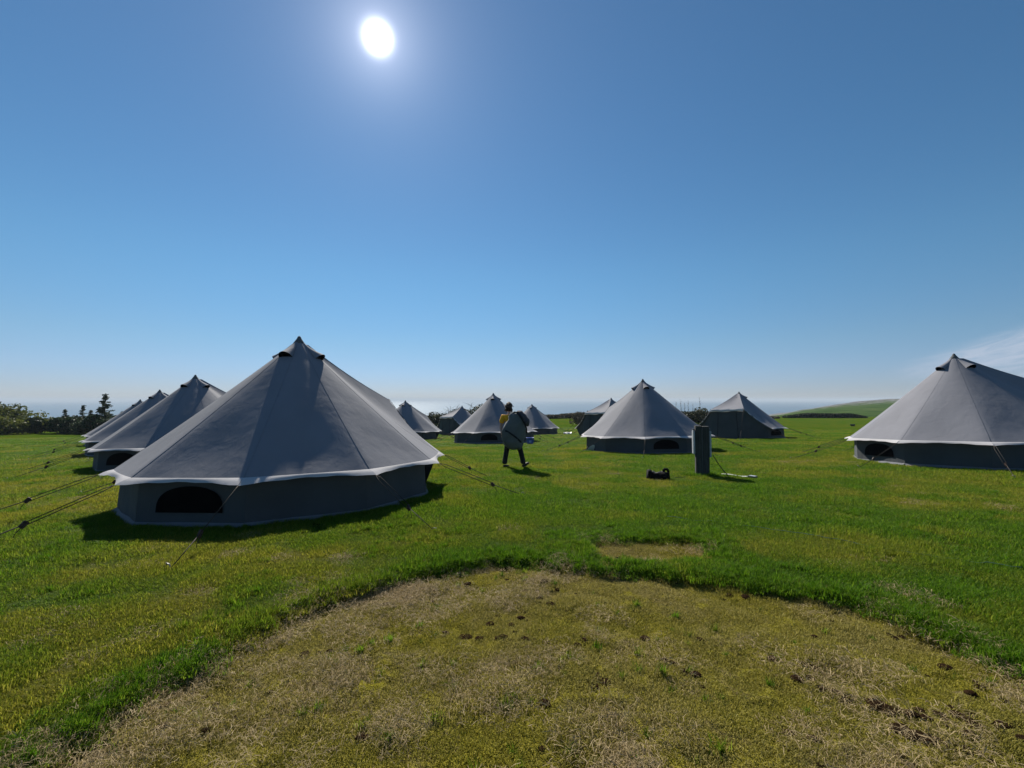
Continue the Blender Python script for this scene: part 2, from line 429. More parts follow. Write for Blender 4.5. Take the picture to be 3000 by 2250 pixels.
def tent_proto():
    root=empty('bell_tent')
    tag(root,'x','tent','grey canvas bell tents pitched on the field')
    roof=MB(); val=MB(); wall=MB(); skirt=MB()
    ss=np.linspace(0,1,NS); tt=np.linspace(0,1,NT)
    pr=np.random.default_rng(3); RP=[]
    for i in range(7):
        a0,a1=CORN[i],CORN[i+1]
        P=np.zeros((NT,NS,3)); Vv=np.zeros((4,NS,3))
        k=pr.uniform(.8,1.25)
        for x,t in enumerate(tt):
            A,B=seam(a0,t),seam(a1,t)
            for y,s in enumerate(ss):
                p=A+(B-A)*s
                r0,_z=prof(t); aa=R(a0+(a1-a0)*s); kf=1.0 if i not in (0,6) else 1+.10*t**2*((1-s) if i==0 else s)
                cq=.97-.75*sstep(.55,1.0,t)
                p=p*(1-cq)+np.array([r0*kf*math.cos(aa),r0*kf*math.sin(aa),p[2]])*cq
                sg=math.sin(math.pi*s)**1.3*(.030*k*math.sin(math.pi*t**2.6))
                rr=math.hypot(p[0],p[1]); 
                if rr>1e-4: p[:2]*=(1-sg/max(rr,.25))
                p[2]-=sg*.55
                P[x,y]=p
        RP.append(P)
        T0,T1=tip(a0),tip(a1)
        for x,q in enumerate(np.linspace(0,1,4)):
            for y,s in enumerate(ss):
                e=P[-1,y]; o=T0+(T1-T0)*s
                w=math.sin(math.pi*s)
                o=o.copy(); o[:2]*=(1-.035*w); o[2]+=.028*w+ .006*math.sin(23*s+i)
                Vv[x,y]=e+(o-e)*q + np.array([0,0,.012*math.sin(math.pi*q)])
        val.grid(Vv,0,flip=True)
        # wall panel
        n,mz=9,9
        W=np.zeros((mz,n,3))
        for y,s in enumerate(np.linspace(0,1,n)):
            A=np.array([math.cos(R(a0)),math.sin(R(a0))])*2.5; B=np.array([math.cos(R(a1)),math.sin(R(a1))])*2.5
            q=A+(B-A)*s
            for x,z in enumerate(np.linspace(.70,.02,mz)):
                wob=.012*math.sin(9*s+i*2.1+z*6)*math.sin(math.pi*s)+pr.normal(0,.003)
                f=1+wob/2.5+.012*(1-z/.7)
                W[x,y]=(q[0]*f,q[1]*f,z)
        wall.grid(W,0,flip=True)
        K=np.zeros((3,n,3))
        for y in range(n):
            e=W[-1,y]
            for x,(f,dz) in enumerate(((1.0,.05),(1.018+.004*math.sin(y*2.3+i),.012),(1.034+.006*math.sin(y*3.1+i),-.02))):
                K[x,y]=(e[0]*f*1.002,e[1]*f*1.002,e[2]+dz)
        skirt.grid(K,0,flip=True)
    roof.grid(np.concatenate([RP[0]]+[p[:,1:] for p in RP[1:]],1),0,flip=True)
    # front of the roof: apex to the ridge bar, and the two gussets
    def ridge_line(sd,t):
        p=APEX+(RIDGE[sd]-APEX)*t; p=p.copy(); p[2]-=.06*math.sin(math.pi*t); 
        if t<.06: r,z=prof(t*.9); p=np.array([r,sd*r*.4,z])
        return p
    P=np.array([[ridge_line(-1,t)*(1-s)+ridge_line(1,t)*s-np.array([0,0,.07*math.sin(math.pi*s)*math.sin(math.pi*t)]) for s in ss] for t in tt])
    roof.grid(P,0,flip=True)
    edges={}
    for sd,a in ((1,54),(-1,306)):
        P=np.zeros((NT,NS,3))
        for x,t in enumerate(tt):
            A,B=ridge_line(sd,t),seam(a,t)
            for y,s in enumerate(ss):
                p=A+(B-A)*s
                sg=.09*math.sin(math.pi*s)*t**.7
                p=p-np.array([p[0]*.25,p[1]*.25,p[2]*.45])*sg
                P[x,y]=p
        roof.grid(P,0,flip=(sd==1))
        edges[sd]=P[-1].copy()
        # little return of valance at the front corner
        e=edges[sd]; Q=np.zeros((2,NS,3))
        T=tip(a)
        for y,s in enumerate(ss):
            o=e[y]+np.array([.10,0,-.07])*(1-s)+(T-e[-1])*s**3
            Q[0,y]=e[y]; Q[1,y]=o
        val.grid(Q,0,flip=(sd==1))
    rf=roof.build('roof',[M['canvas']],root)
    val.build('valance',[M['valance']],root)
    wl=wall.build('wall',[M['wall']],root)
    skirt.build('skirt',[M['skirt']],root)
    # seam tapes along each seam
    sm=MB()
    for a in CORN:
        pts=[seam(a,t)+np.array([0,0,.001]) for t in np.linspace(.05,1,16)]
        sm.tube(pts,.0025,4)
    for sd in (1,-1): sm.tube([ridge_line(sd,t)+np.array([0,0,.002]) for t in np.linspace(.08,1,10)],.003,4)
    sm.build('seam',[M['seam']],rf)
    # door face under the ridge bar
    top=[]; bot=[]
    eL=[p-np.array([.05,0,.03]) for p in edges[-1][::-1]]; eR=[p-np.array([.05,0,.03]) for p in edges[1]]
    top=eL[::2]+[RIDGE[-1]*(1-s)+RIDGE[1]*s-np.array([.05,0,.03]) for s in np.linspace(.15,.85,5)]+eR[::2]
    nU=len(top)
    bx=np.interp(np.linspace(0,1,nU),[0,.3,.7,1],[1.52,2.22,2.22,1.52]); by=np.interp(np.linspace(0,1,nU),[0,.3,.7,1],[-2.08,-.95,.95,2.08])
    bot=[np.array([x,y,.0]) for x,y in zip(bx,by)]
    P=np.zeros((10,nU,3))
    for x,q in enumerate(np.linspace(0,1,10)):
        for y in range(nU):
            p=top[y]+(bot[y]-top[y])*q
            p=p+np.array([.03*math.sin(math.pi*q)*math.sin(y*1.7),0,0])
            P[x,y]=p
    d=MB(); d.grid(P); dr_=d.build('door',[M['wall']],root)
    for yy in (-.55,.55):
        z=MB(); z.tube([(2.09+.11*q+.035,yy*(1+.15*q),1.8-1.75*q) for q in np.linspace(0,1,8)],.012,4)
        z.build('zip',[M['mesh']],dr_)
    # crumpled rolled awning lip over the door
    rows=[]
    for x,q in enumerate(np.linspace(0,1,5)):
        row=[]
        for s in np.linspace(0,1,22):
            p=RIDGE[-1]*(1-s)+RIDGE[1]*s
            cr_=.025*math.sin(s*17+2*q)+.015*math.sin(s*41)
            row.append(p+np.array([.03+.10*math.sin(q*2.2)+cr_*q,0,.02-.20*q+.02*math.sin(s*11)*q]))
        rows.append(row)
    aw=MB(); aw.grid(rows); aw.build('awning',[M['valance']],root)
    # rolled door flaps tied back along both edges
    for sd in (1,-1):
        e=edges[sd]; pts=[];rad=[]
        for y,s in enumerate(ss):
            pts.append(e[y]+np.array([.03,0,-.09])); rad.append(.045+.018*math.sin(y*1.9)+.012*math.sin(y*3.7))
        f=MB(); f.tube(pts,rad,8); f.build('rolled_flap',[M['cap']],root)
    # windows
    for ac in (180,72,288):
        u=np.array([-math.sin(R(ac)),math.cos(R(ac)),0]); nrm=np.array([math.cos(R(ac)),math.sin(R(ac)),0])
        pts=[]
        for s in np.linspace(0,1,21):
            x=.48*math.cos(math.pi*s); zz=.20+.345*abs(math.sin(math.pi*s))**.62
            pts.append(nrm*(2.378*(1+.012*(1-zz/.7))+.022)+u*x+np.array([0,0,zz]))
        w=MB(); c=nrm*2.405+np.array([0,0,.34]); w.add(pts+[c],[[j,j+1,21] for j in range(20)]+[[20,0,21]],0,False)
        wo=w.build('window',[M['mesh']],root)
    # vent hoods near the top
    for ac in (0,90,180,270):
        ca,sa=math.cos(R(ac)),math.sin(R(ac)); rad=np.array([ca,sa,0]); lat=np.array([-sa,ca,0])
        rows=[]
        for q in np.linspace(0,1,8):
            t=.035+.135*q; r,z=prof(t)
            base=rad*r*.97+np.array([0,0,z])
            nr=rad*.72+np.array([0,0,.69])
            w=.025+.105*q; h=.010+.125*q**1.6
            row=[base+lat*w*math.cos(math.pi*j/10)+nr*h*math.sin(math.pi*j/10) for j in range(11)]
            rows.append(row)
        v=MB(); v.grid(rows); vo=v.build('vent_hood',[M['canvas']],root)
        mo=MB(); last=[p-rad*.01 for p in rows[-1]]; cc=sum(last)/len(last)
        mo.add(last+[cc],[[j,j+1,11] for j in range(10)]+[[10,0,11]],0,False); mo.build('vent_mesh',[M['mesh']],vo)
    cp=MB(); prof_c=[(.010,3.045),(.028,3.03),(.045,2.99),(.075,2.945),(.115,2.885)]
    cp.rings([[(r*math.cos(2*math.pi*j/12),r*math.sin(2*math.pi*j/12),z) for j in range(12)] for r,z in prof_c[::-1]])
    cp.build('apex_cap',[M['cap']],root)
    # guy ropes
    def guy(p0,p1,fr):
        p0=Vector(p0); p1=Vector(p1); d=p1-p0
        side=Vector((-d.y,d.x,0)).normalized()
        sl=p0+d*fr; sl.z-=.015
        g=MB()
        up=Vector((0,0,.022))
        for o in (side*.016+up,-side*.016-up):
            g.tube([p0,p0+d*.08+o,sl+o],.0055,4)
        g.tube([sl,p1],.0065,4)
        g.tube([sl+side*.02,sl+d*.04+Vector((0,0,-.06)),sl+d*.05+Vector((0,0,-.10))],.004,4)
        go=g.build('guy_rope',[M['rope']],root)
        s=MB(); s.box(sl,(.042,.014,.027),rot=(0,math.atan2(-d.z,math.hypot(d.x,d.y))+.5,math.atan2(d.y,d.x)),bevel=.006); s.build('slider',[M['slider']],go)
        k=MB(); dd=Vector((d.x,d.y,0)).normalized()
        k.tube([p1+Vector((0,0,-.10))-dd*.06,p1+Vector((0,0,.05))+dd*.02,p1+Vector((0,0,.055))+dd*.0-side*.035,p1+Vector((0,0,.03))-side*.04-dd*.02],.006,5)
        k.build('peg',[M['peg']],go)
    gr=np.random.default_rng(8)
    for a in CORN:
        T=tip(a); rr=4.2+gr.uniform(-.12,.25); aa=R(a)+gr.uniform(-.03,.03)
        guy(T,(rr*math.cos(aa),rr*math.sin(aa),.02),gr.uniform(.5,.66))
    for sd in (1,-1): guy(RIDGE[sd]+np.array([.05,0,0]),(4.6,sd*1.6,.02),.7)
    return root

def kids(o): return [c for c in bpy.data.objects if c.parent is o]
def copy_tree(o,parent=None):
    c=o.copy(); C.objects.link(c); c.parent=parent
    for ch in kids(o): copy_tree(ch,c)
    return c
TENTS=[ # x, y, door direction, radial scale, ground lift, label
 (-4.1,8.2,85,1,0,'largest grey bell tent in the left foreground, its arched black window facing us'),
 (-11.0,14.9,83,1,0,'grey bell tent directly behind the big foreground tent, second in the left row'),
 (-17.2,20.9,84,1,0,'third bell tent in the left row, mostly hidden with only a slanting edge showing'),
 (-25.0,28.8,85,1,0,'farthest bell tent of the left row, a thin slanting strip beside the dark conifers'),
 (12.65,12.1,0,1,0,'pale grey bell tent cut off by the right edge of the photo'),
 (-1.13,27.0,86,1,0,'grey bell tent behind the person carrying the big sack'),
 (5.72,18.5,91,1,0,'pale grey bell tent behind the timber post, with a single roof vent facing us'),
 (15.2,28.6,222,1,0,'bell tent right of the timber post with its wide dark door end facing us'),
 (8.1,34.9,224,1,0,'distant bell tent half hidden behind the tent at the post, dark door end on left'),
 (-8.35,33.6,82,1,0,'distant bell tent peeping out behind the right edge of the foreground tent'),
 (-5.35,46.5,226,1,0,'farthest small bell tent in front of dark bushes, door end facing left'),
 (2.0,43.0,74,1,0,'distant bell tent just right of the person, sloping down to a low right side'),
]
proto=tent_proto()
for i,(x,y,ph,s,dz,lab) in enumerate(TENTS):
    o=proto if i==0 else copy_tree(proto)
    e=.8
    nx_=(gzf(x-e,y)-gzf(x+e,y))/(2*e); ny_=(gzf(x,y-e)-gzf(x,y+e))/(2*e)
    n=Vector((nx_,ny_,1)).normalized()
    q=Vector((0,0,1)).rotation_difference(n).to_matrix() @ Matrix.Rotation(R(ph),3,'Z')
    tr_=np.random.default_rng(60+i); k_=0 if i==0 else 1
    q=Euler((tr_.normal(0,.008)*k_,tr_.normal(0,.008)*k_,0)).to_matrix() @ q
    o.rotation_euler=q.to_euler()
    o.location=(x,y,gzf(x,y)+dz); o.scale=(s*(1+k_*tr_.uniform(-.015,.015)),s*(1+k_*tr_.uniform(-.02,.02)),s*(1+k_*tr_.uniform(-.015,.012)))
    o['label']=lab
# ------------------------------------------------------------------ person
def skin_body(name, chains, mats, parent, sub=2, root_i=0):
    """chains: list of (points, radii, link index or None); one connected skinned surface"""
    V=[];E=[];Rr=[]
    for pts,rad,lk in chains:
        b=len(V)
        for p,r in zip(pts,rad): V.append(p); Rr.append(r if hasattr(r,'__len__') else (r,r))
        for i in range(len(pts)-1): E.append((b+i,b+i+1))
        if lk is not None: E.append((lk,b))
    me=bpy.data.meshes.new(name); me.from_pydata(V,E,[])
    o=bpy.data.objects.new(name,me); C.objects.link(o)
    s=o.modifiers.new('s','SKIN'); s.use_smooth_shade=True
    d=o.modifiers.new('u','SUBSURF'); d.levels=sub; d.render_levels=sub
    for i,sv in enumerate(me.skin_vertices[0].data):
        sv.radius=Rr[i]; sv.use_root=(i==root_i)
    bpy.context.view_layer.update()
    dg=bpy.context.evaluated_depsgraph_get()
    nm=bpy.data.meshes.new_from_object(o.evaluated_get(dg)); bpy.data.objects.remove(o)
    nm.name=name
    nm.materials.clear()
    for m_ in mats: nm.materials.append(m_)
    nm.polygons.foreach_set('use_smooth',np.ones(len(nm.polygons),dtype=bool))
    return link(name,nm,parent)

px,py=.03,12.1
pz=gzf(px,py)
person=tag(empty('person',(px,py,pz)),'person in a yellow top and black trousers walking with a big grey sack','person')
# body: pelvis root, spine, neck, arms, legs in one surface
S=1.03
def q(*a): return tuple(S*v for v in a)
chains=[
 ([q(-.02,.02,.93),q(-.04,.03,1.06),q(-.07,.03,1.22),q(-.09,.02,1.36),q(-.10,.02,1.44)],[.145,.125,.145,.135,.06],None),   # 0..4
 ([q(-.105,.03,1.52)],[.052],4),                                                                      # 5 neck
 ([q(-.27,.03,1.385),q(-.335,-.02,1.14),q(-.30,-.14,.95),q(-.285,-.17,.90)],[.062,.045,.036,.03],3),  # left arm
 ([q(.10,.06,1.375),q(.22,-.05,1.17),q(.27,-.22,1.10),q(.28,-.27,1.09)],[.062,.045,.036,.03],3),        # right arm
 ([q(-.11,.02,.86),q(-.175,.08,.46),q(-.235,.0,.11)],[.098,.062,.045],0),
 ([q(.09,.02,.86),q(.195,.05,.47),q(.285,-.02,.12)],[.098,.062,.045],0),
]
body=skin_body('body',chains,[M['skin']],person)
# head with face turned away to the right
hd=MB()
hc=Vector(q(-.105,.045,1.635)); fdir=Vector((math.sin(R(35)),math.cos(R(35)),-.15)).normalized(); rt=Vector((fdir.y,-fdir.x,0)).normalized(); upv=rt.cross(fdir)
rows=[]
for i in range(15):
    th=math.pi*i/14; row=[]
    for j in range(20):
        a=2*math.pi*j/20
        f=math.cos(a)*math.sin(th); l=math.sin(a)*math.sin(th); u=math.cos(th)
        w=.078*(1-.28*max(0,-u)**1.5); dpt=.098*(1-.10*max(0,-u))
        x=hc+rt*l*w+fdir*(f*dpt+(.012 if f>0 else 0)*max(0,-u))+upv*u*.122
        if f>.85 and abs(l)<.28: x+=fdir*(.022*math.exp(-((u+.08)/.16)**2)*math.exp(-(l/.13)**2))   # nose
        if f>.6 and .1<abs(l)<.6: x-=fdir*.010*math.exp(-((u-.1)/.12)**2)                           # eye sockets
        row.append(x)
    rows.append(row)
hd.rings(rows)
head=hd.build('head',[M['skin']],person)
for sgn in (-1,1):
    e=MB(); c=hc+rt*sgn*.03+fdir*.088+upv*.012
    e.rings([[c+rt*.011*math.sin(t)*math.cos(2*math.pi*j/8)+upv*.008*math.sin(t)*math.sin(2*math.pi*j/8)+fdir*.006*math.cos(t) for j in range(8)] for t in np.linspace(.05,3.1,6)])
    e.build('eye',[M['trousers']],head)
    e=MB(); c=hc+rt*sgn*.082-fdir*.005
    e.rings([[c+fdir*.018*math.sin(t)*math.cos(2*math.pi*j/8)+upv*.030*math.sin(t)*math.sin(2*math.pi*j/8)+rt*sgn*.012*math.cos(t) for j in range(8)] for t in np.linspace(.05,3.1,6)])
    e.build('ear',[M['skin']],head)
mo=MB(); mo.tube([hc+fdir*.094+rt*s*.022-upv*(.060+.004*abs(s)) for s in (-1,-.5,0,.5,1)],.005,6); mo.build('mouth',[simple('lips',(.30,.13,.11),.5)],head)
# hair: shaggy, to the nape
hr=MB(); hrng=np.random.default_rng(4); rows=[]
for i in range(16):
    th=math.pi*.80*i/15; row=[]
    for j in range(24):
        a=2*math.pi*j/24
        f=math.cos(a)*math.sin(th); l=math.sin(a)*math.sin(th); u=math.cos(th)
        k=1.0+.10*hrng.normal()*.5
        if f>.25: k*=np.interp(u,[-.6,.25,.55],[.55,.80,1.0])
        x=hc+upv*.012+rt*l*.102*k+fdir*(f*.112-.016)*k+upv*u*.142*(1+.06*hrng.normal()*(u>.2))
        row.append(x)
    rows.append(row)
hr.rings(rows); 
for _ in range(90):
    a=hrng.uniform(0,2*math.pi); th=hrng.uniform(.1,2.4); f=math.cos(a)*math.sin(th); l=math.sin(a)*math.sin(th); u=math.cos(th)
    if f>.3 and u<.3: continue
    p0=hc+rt*l*.098+fdir*(f*.108-.016)+upv*(u*.14+.012)
    o=(rt*l+fdir*f+upv*u).normalized()
    p2=p0+o*.022+Vector((hrng.normal()*.012,hrng.normal()*.012,-.045))
    hr.tube([p0,(p0+p2)/2+o*.012,p2],[.012,.009,.002],5)
hr.build('hair',[M['hair']],head)
# hands, five fingers curled round the sack
def hand(wrist,palm_dir,curl,thumb_side,name='hand'):
    w=Vector(wrist); d=Vector(palm_dir).normalized(); c=Vector(curl).normalized(); s=d.cross(c).normalized()*thumb_side
    ch=[([tuple(w),tuple(w+d*.045),tuple(w+d*.085)],[(.026,.018),(.036,.016),(.034,.014)],None)]
    for k,(off,ln) in enumerate(((.027,.070),(.009,.080),(-.009,.075),(-.026,.058))):
        b0=w+d*.092+s*off
        ch.append(([tuple(b0),tuple(b0+d*ln*.4+c*ln*.15),tuple(b0+d*ln*.62+c*ln*.5),tuple(b0+d*ln*.62+c*ln*.85)],[.0095,.009,.0085,.007],2))
    t0=w+d*.03+s*.034
    ch.append(([tuple(t0),tuple(t0+s*.022+d*.025),tuple(t0+s*.02+d*.05+c*.02)],[.012,.0105,.008],1))
    return skin_body(name,ch,[M['skin']],body,1)
hand(q(-.285,-.17,.90),(.15,-.35,-.9),(.6,-.4,-.1),1)
hand(q(.28,-.27,1.09),(-.4,-.75,.1),(-.6,-.1,-.2),-1)
# clothes
shirt=skin_body('shirt',[
 ([q(-.03,.02,.98),q(-.05,.03,1.12),q(-.08,.03,1.27),q(-.095,.02,1.38),q(-.10,.02,1.435)],[.160,.143,.160,.145,.085],None),
 ([q(-.27,.02,1.385),q(-.325,-.02,1.20)],[.092,.076],3),([q(.09,.06,1.38),q(.165,.01,1.255)],[.078,.066],3)],[M['yellow']],person)
skin_body('trousers',[
 ([q(-.02,.02,.96),q(-.02,.02,.88)],[.165,.155],None),
 ([q(-.115,.02,.80),q(-.150,.05,.62),q(-.18,.075,.45),q(-.215,.04,.26),q(-.235,.0,.10)],[.108,.092,.078,.074,.080],1),
 ([q(.095,.02,.80),q(.150,.04,.63),q(.205,.05,.46),q(.25,.02,.28),q(.285,-.02,.11)],[.108,.092,.078,.074,.080],1)],[M['trousers']],person)
def shoe(ankle,toe):
    a=Vector(ankle); t=Vector(toe); d=(t-a); d2=Vector((d.x,d.y,d.z*.6)); heel=a-d2.normalized()*.05+Vector((0,0,-.06))
    skin_body('shoe',[([tuple(heel),tuple(a+d*.25+Vector((0,0,-.035))),tuple(a+d*.7),tuple(t)],[(.040,.042),(.046,.05),(.046,.034),(.036,.026)],None)],[M['shoe']],person)
shoe(q(-.235,0,.10),q(-.10,.11,.035))
shoe(q(.285,-.02,.12),q(.445,.08,.135))

# sack carried on the back
sack=tag(empty('sack',(px,py,pz)),'bulky grey-green canvas sack with black straps carried by the walking person','bag')
lv=[(.56,.05,.10,.10),(.60,.03,.19,.17),(.68,.005,.25,.22),(.82,-.015,.285,.25),(1.0,.015,.31,.26),(1.18,.065,.285,.25),(1.32,.095,.215,.22),(1.43,.075,.20,.19),(1.50,.09,.13,.14),(1.53,.10,.06,.07)]
srng=np.random.default_rng(9); rows=[]
for k,(z,cx,w,d) in enumerate(np.array([[np.interp(t,np.linspace(0,1,len(lv)),[l[i] for l in lv]) for i in range(4)] for t in np.linspace(0,1,22)])):
    row=[]
    for j in range(28):
        a=2*math.pi*j/28
        ca,sa=math.cos(a),math.sin(a)
        e=.58
        x=math.copysign(abs(ca)**e,ca)*w; y=math.copysign(abs(sa)**e,sa)*d
        wob=1+.05*math.sin(3*a+z*9)+.045*math.sin(7*a-z*17)+.03*math.sin(z*31+2*a)+.015*srng.normal()
        fold=.018*max(0,math.sin(z*26+1.5*math.sin(a*2)))*math.sin(a*1.0)
        row.append(Vector(q(cx+x*wob,-.36+y*wob+fold,z+.02*math.sin(4*a)+.012*math.sin(9*a))))
    rows.append(row)
b_=MB(); b_.rings(rows); b_.build('sack_body',[M['sack']],sack)
c0,c1=Vector(q(.13,-.40,1.55)),Vector(q(.39,-.40,1.18)); ax=(c1-c0).normalized(); sd=Vector((ax.z,0,-ax.x)); yv=Vector((0,1,0))
rows=[]
for t in np.linspace(-.05,1.05,16):
    c=c0+(c1-c0)*t; rr=.125*max(0,1-abs(2*t-1)**4)**.5+.015; rr*=(1+.06*math.sin(t*19))
    rows.append([c+sd*rr*.85*math.cos(a)*(1+.06*math.sin(3*a+t*7))+yv*rr*1.45*math.sin(a) for a in np.linspace(0,2*math.pi,19)[:-1]])
b_=MB(); b_.rings(rows); b_.build('top_roll',[M['sackdark']],sack)
def strap(pts,w=.022):
    s=MB(); L=[Vector(q(*p)) for p in pts]; rows=[]
    for i,p in enumerate(L):
        d=(L[min(i+1,len(L)-1)]-L[max(i-1,0)]).normalized(); n=d.cross(Vector((0,1,0))).normalized()
        rows.append([p+n*w+yv*.010,p+n*w-yv*.008,p-n*w-yv*.008,p-n*w+yv*.010])
    s.rings(rows); s.build('strap',[M['strap']],sack)
strap([(-.275,-.42,1.09),(-.20,-.58,1.06),(-.08,-.635,1.00),(.06,-.635,.90),(.17,-.60,.80),(.235,-.50,.70)])
strap([(.10,-.53,1.52),(.17,-.58,1.46),(.24,-.62,1.34),(.31,-.62,1.22),(.345,-.55,1.10),(.35,-.45,.98)])
strap([(-.02,-.42,1.50),(.05,-.52,1.525),(.13,-.54,1.53),(.20,-.50,1.50)],.018)

# ------------------------------------------------------------------ hook-up post and things round it
hx,hy=4.38,9.98; hz=gzf(hx,hy)
post=tag(empty('hookup_post',(hx,hy,hz),(0,0,R(-14))),'dark weathered timber post with grey socket boxes on its sides, on the lawn','post')
for nm_,cx,wd,top in (('post_board',-.074,.069,1.16),('post_board',.076,.072,1.15)):
    p=MB(); p.box((0,0,.5*(top-.12)),(wd,.085,.5*(top+.12)),bevel=.006); p.build(nm_,[M['timber']],post,loc=(cx,0,0))
bt=MB(); bt.box((-.003,-.0,.52),(.0045,.07,.60)); bt.build('joint_strip',[M['boxgrey']],post)
for sx,zc,hh_,dp in ((-1,.78,.27,.09),(1,.75,.30,.11)):
    b_=MB(); b_.box((sx*.172,.03,zc),(.022,dp,hh_),bevel=.008); bo=b_.build('socket_box',[M['boxgrey']],post)
    l_=MB(); l_.box((sx*.172,-dp+.024,zc),(.017,.008,hh_*.92),bevel=.003); l_.build('box_cover',[M['boxgrey']],bo)
    k_=MB(); k_.box((sx*.173,.0,zc+hh_+.022),(.017,.05,.020),bevel=.004); k_.build('box_cap',[M['dgrey']],bo)
c_=MB()
pts=[]
for t in np.linspace(0,1,14):
    pts.append((.22+.33*t,-.05-.02*t,.48*(1-t)+.03-.10*math.sin(math.pi*t)*.4))
c_.tube(pts,.011,6); c_.build('cable',[M['rope']],post)
# pale duct lying on the grass with a grey end box
d0=Vector((4.85,10.02,0)); d1=Vector((5.16,9.42,0))
dz0=gzf(d0.x,d0.y); dz1=gzf(d1.x,d1.y)
du=tag(empty('duct',(d0.x,d0.y,dz0)),'white duct with a dark grey end box in the grass by the timber post','duct')
rows=[]
for t in np.linspace(0,1,12):
    c=(d1-d0)*t; c.z=(dz1-dz0)*t+.040+.008*math.sin(t*7)
    w=.018+.026*t; h=.011+.014*t
    sdv=Vector((.89,.46,0))
    rows.append([c+sdv*w*math.copysign(abs(math.cos(a))**.6,math.cos(a))+Vector((0,0,1))*h*math.copysign(abs(math.sin(a))**.6,math.sin(a)) for a in np.linspace(0,2*math.pi,17)[:-1]])
b_=MB(); b_.rings(rows); b_.build('duct_tube',[M['duct']],du)
e_=MB(); cc=(d1-d0)*1.11; cc.z=dz1-dz0+.05; e_.box(cc,(.065,.085,.030),rot=(0,0,R(27)),bevel=.012); eb=e_.build('end_box',[M['dgrey']],du)
e_=MB(); e_.box(cc+Vector((0,0,.034)),(.055,.07,.005),rot=(0,0,R(27)),bevel=.003); e_.build('box_lid',[M['boxgrey']],eb)

# black bag
gx,gy=3.24,9.62; gzz=gzf(gx,gy)
bag=tag(empty('tool_bag',(gx,gy,gzz),(0,0,R(-4))),'lumpy black bag with a raised end lying in the grass left of the timber post','bag')
rows=[]
for t in np.linspace(0,1,20):
    x=-.25+.50*t
    top=np.interp(t,[0,.04,.2,.26,.40,.7,.78,.95,1],[.02,.225,.225,.17,.165,.185,.185,.17,.04])
    wd=np.interp(t,[0,.05,.5,.95,1],[.03,.11,.125,.11,.03])*(1+.05*math.sin(t*23))
    row=[]
    for a in np.linspace(0,2*math.pi,21)[:-1]:
        y=wd*math.copysign(abs(math.cos(a))**.55,math.cos(a)); z=top/2+(top/2)*math.copysign(abs(math.sin(a))**.6,math.sin(a))
        row.append((x+.006*math.sin(5*a),y*(1+.05*math.sin(3*a+9*t)),z+.008*math.sin(4*a+13*t)))
    rows.append(row)
b_=MB(); b_.rings(rows); b_.build('bag_body',[M['black_cloth']],bag)
b_=MB(); b_.tube([(-.13+.24*t,-.02+.03*math.sin(t*9),.185-.02*math.sin(math.pi*t)+.012*math.sin(t*14)) for t in np.linspace(0,1,12)],[.006]+[.013]*10+[.006],6); b_.build('bag_rim',[M['bag_rim']],bag)
b_=MB(); b_.tube([(.13,0,.17),(.125,0,.225),(.15,0,.240),(.20,0,.235),(.222,0,.20),(.222,0,.13)],.030,8); b_.build('handle',[M['black_cloth']],bag)

# blue tub by the tent, white bottle, white sheet
def blob_box(name,x,y,sx,sy,sz,mt,rz=0,bev=.03): 
    b_=MB(); b_.box((0,0,sz),(sx,sy,sz),bevel=bev)
    return b_.build(name,[mt],None,loc=(x,y,gzf(x,y)),rot=(0,0,R(rz)))
tub=tag(empty('storage_tub',(1.0,23.9,gzf(1.0,23.9))),'small blue tub standing against the wall of the tent behind the person','tub')
rows=[[(w*math.copysign(abs(math.cos(a))**.5,math.cos(a)),w*.8*math.copysign(abs(math.sin(a))**.5,math.sin(a)),z) for a in np.linspace(0,2*math.pi,21)[:-1]] for w,z in ((.17,0),(.185,.18),(.20,.34),(.215,.345),(.215,.375),(.19,.375),(.17,.30))]
b_=MB(); b_.rings(rows); b_.build('tub_body',[M['blue']],tub)
b_=MB(); b_.box((0,-.16,.17),(.07,.004,.06),bevel=.002); b_.build('pale_panel',[simple('pale_blue_label',(.32,.38,.62),.5)],tub)
sx_,sy_=5.35,41.6
sh=MB(); rows=[[(i*.13-.4,j*.12-.25,.16+.07*math.sin(i*1.9+j)+.05*math.sin(j*2.3)-.10*(abs(j-2)/2.)**2) for j in range(6)] for i in range(7)]
sh.grid(rows); sh.grid([[(p[0],p[1],0) for p in r] for r in rows],flip=True)
o=sh.build('groundsheet',[M['white']],None,loc=(sx_,sy_,gzf(sx_,sy_))); tag(o,'crumpled white sheet on the grass by the right end of the distant tent','sheet')
sx_,sy_=3.30,17.8
sh=MB(); rows=[[(.30*i/6-.05*j+.02*math.sin(j*3+i),-.05*i*.5+.10*j*.5,(.26*(1-j/6.)**1.3)*(1-.4*i/6)+.015*math.sin(i*2.2+j*1.3)+.012) for j in range(7)] for i in range(7)]
sh.grid(rows); sh.grid([[(p[0],p[1]+.012,-.02) for p in r] for r in rows],flip=True)
o=sh.build('groundsheet',[M['white']],None,loc=(sx_,sy_,gzf(sx_,sy_)),rot=(0,0,R(20))); tag(o,'white groundsheet corner poking out at the left foot of the tent behind the post','sheet')
# dark trough far out in the field
tx,ty=47.5,60.2
tr=MB(); tr.rings([[(w*math.cos(a),w*.45*math.sin(a),z) for a in np.linspace(0,2*math.pi,17)[:-1]] for w,z in ((.24,0),(.32,.12),(.35,.25),(.37,.255),(.36,.275),(.31,.26),(.28,.17))])
o=tr.build('feed_trough',[M['dgrey']],None,loc=(tx,ty,gzf(tx,ty))); tag(o,'small dark trough standing alone in the far green field','trough')

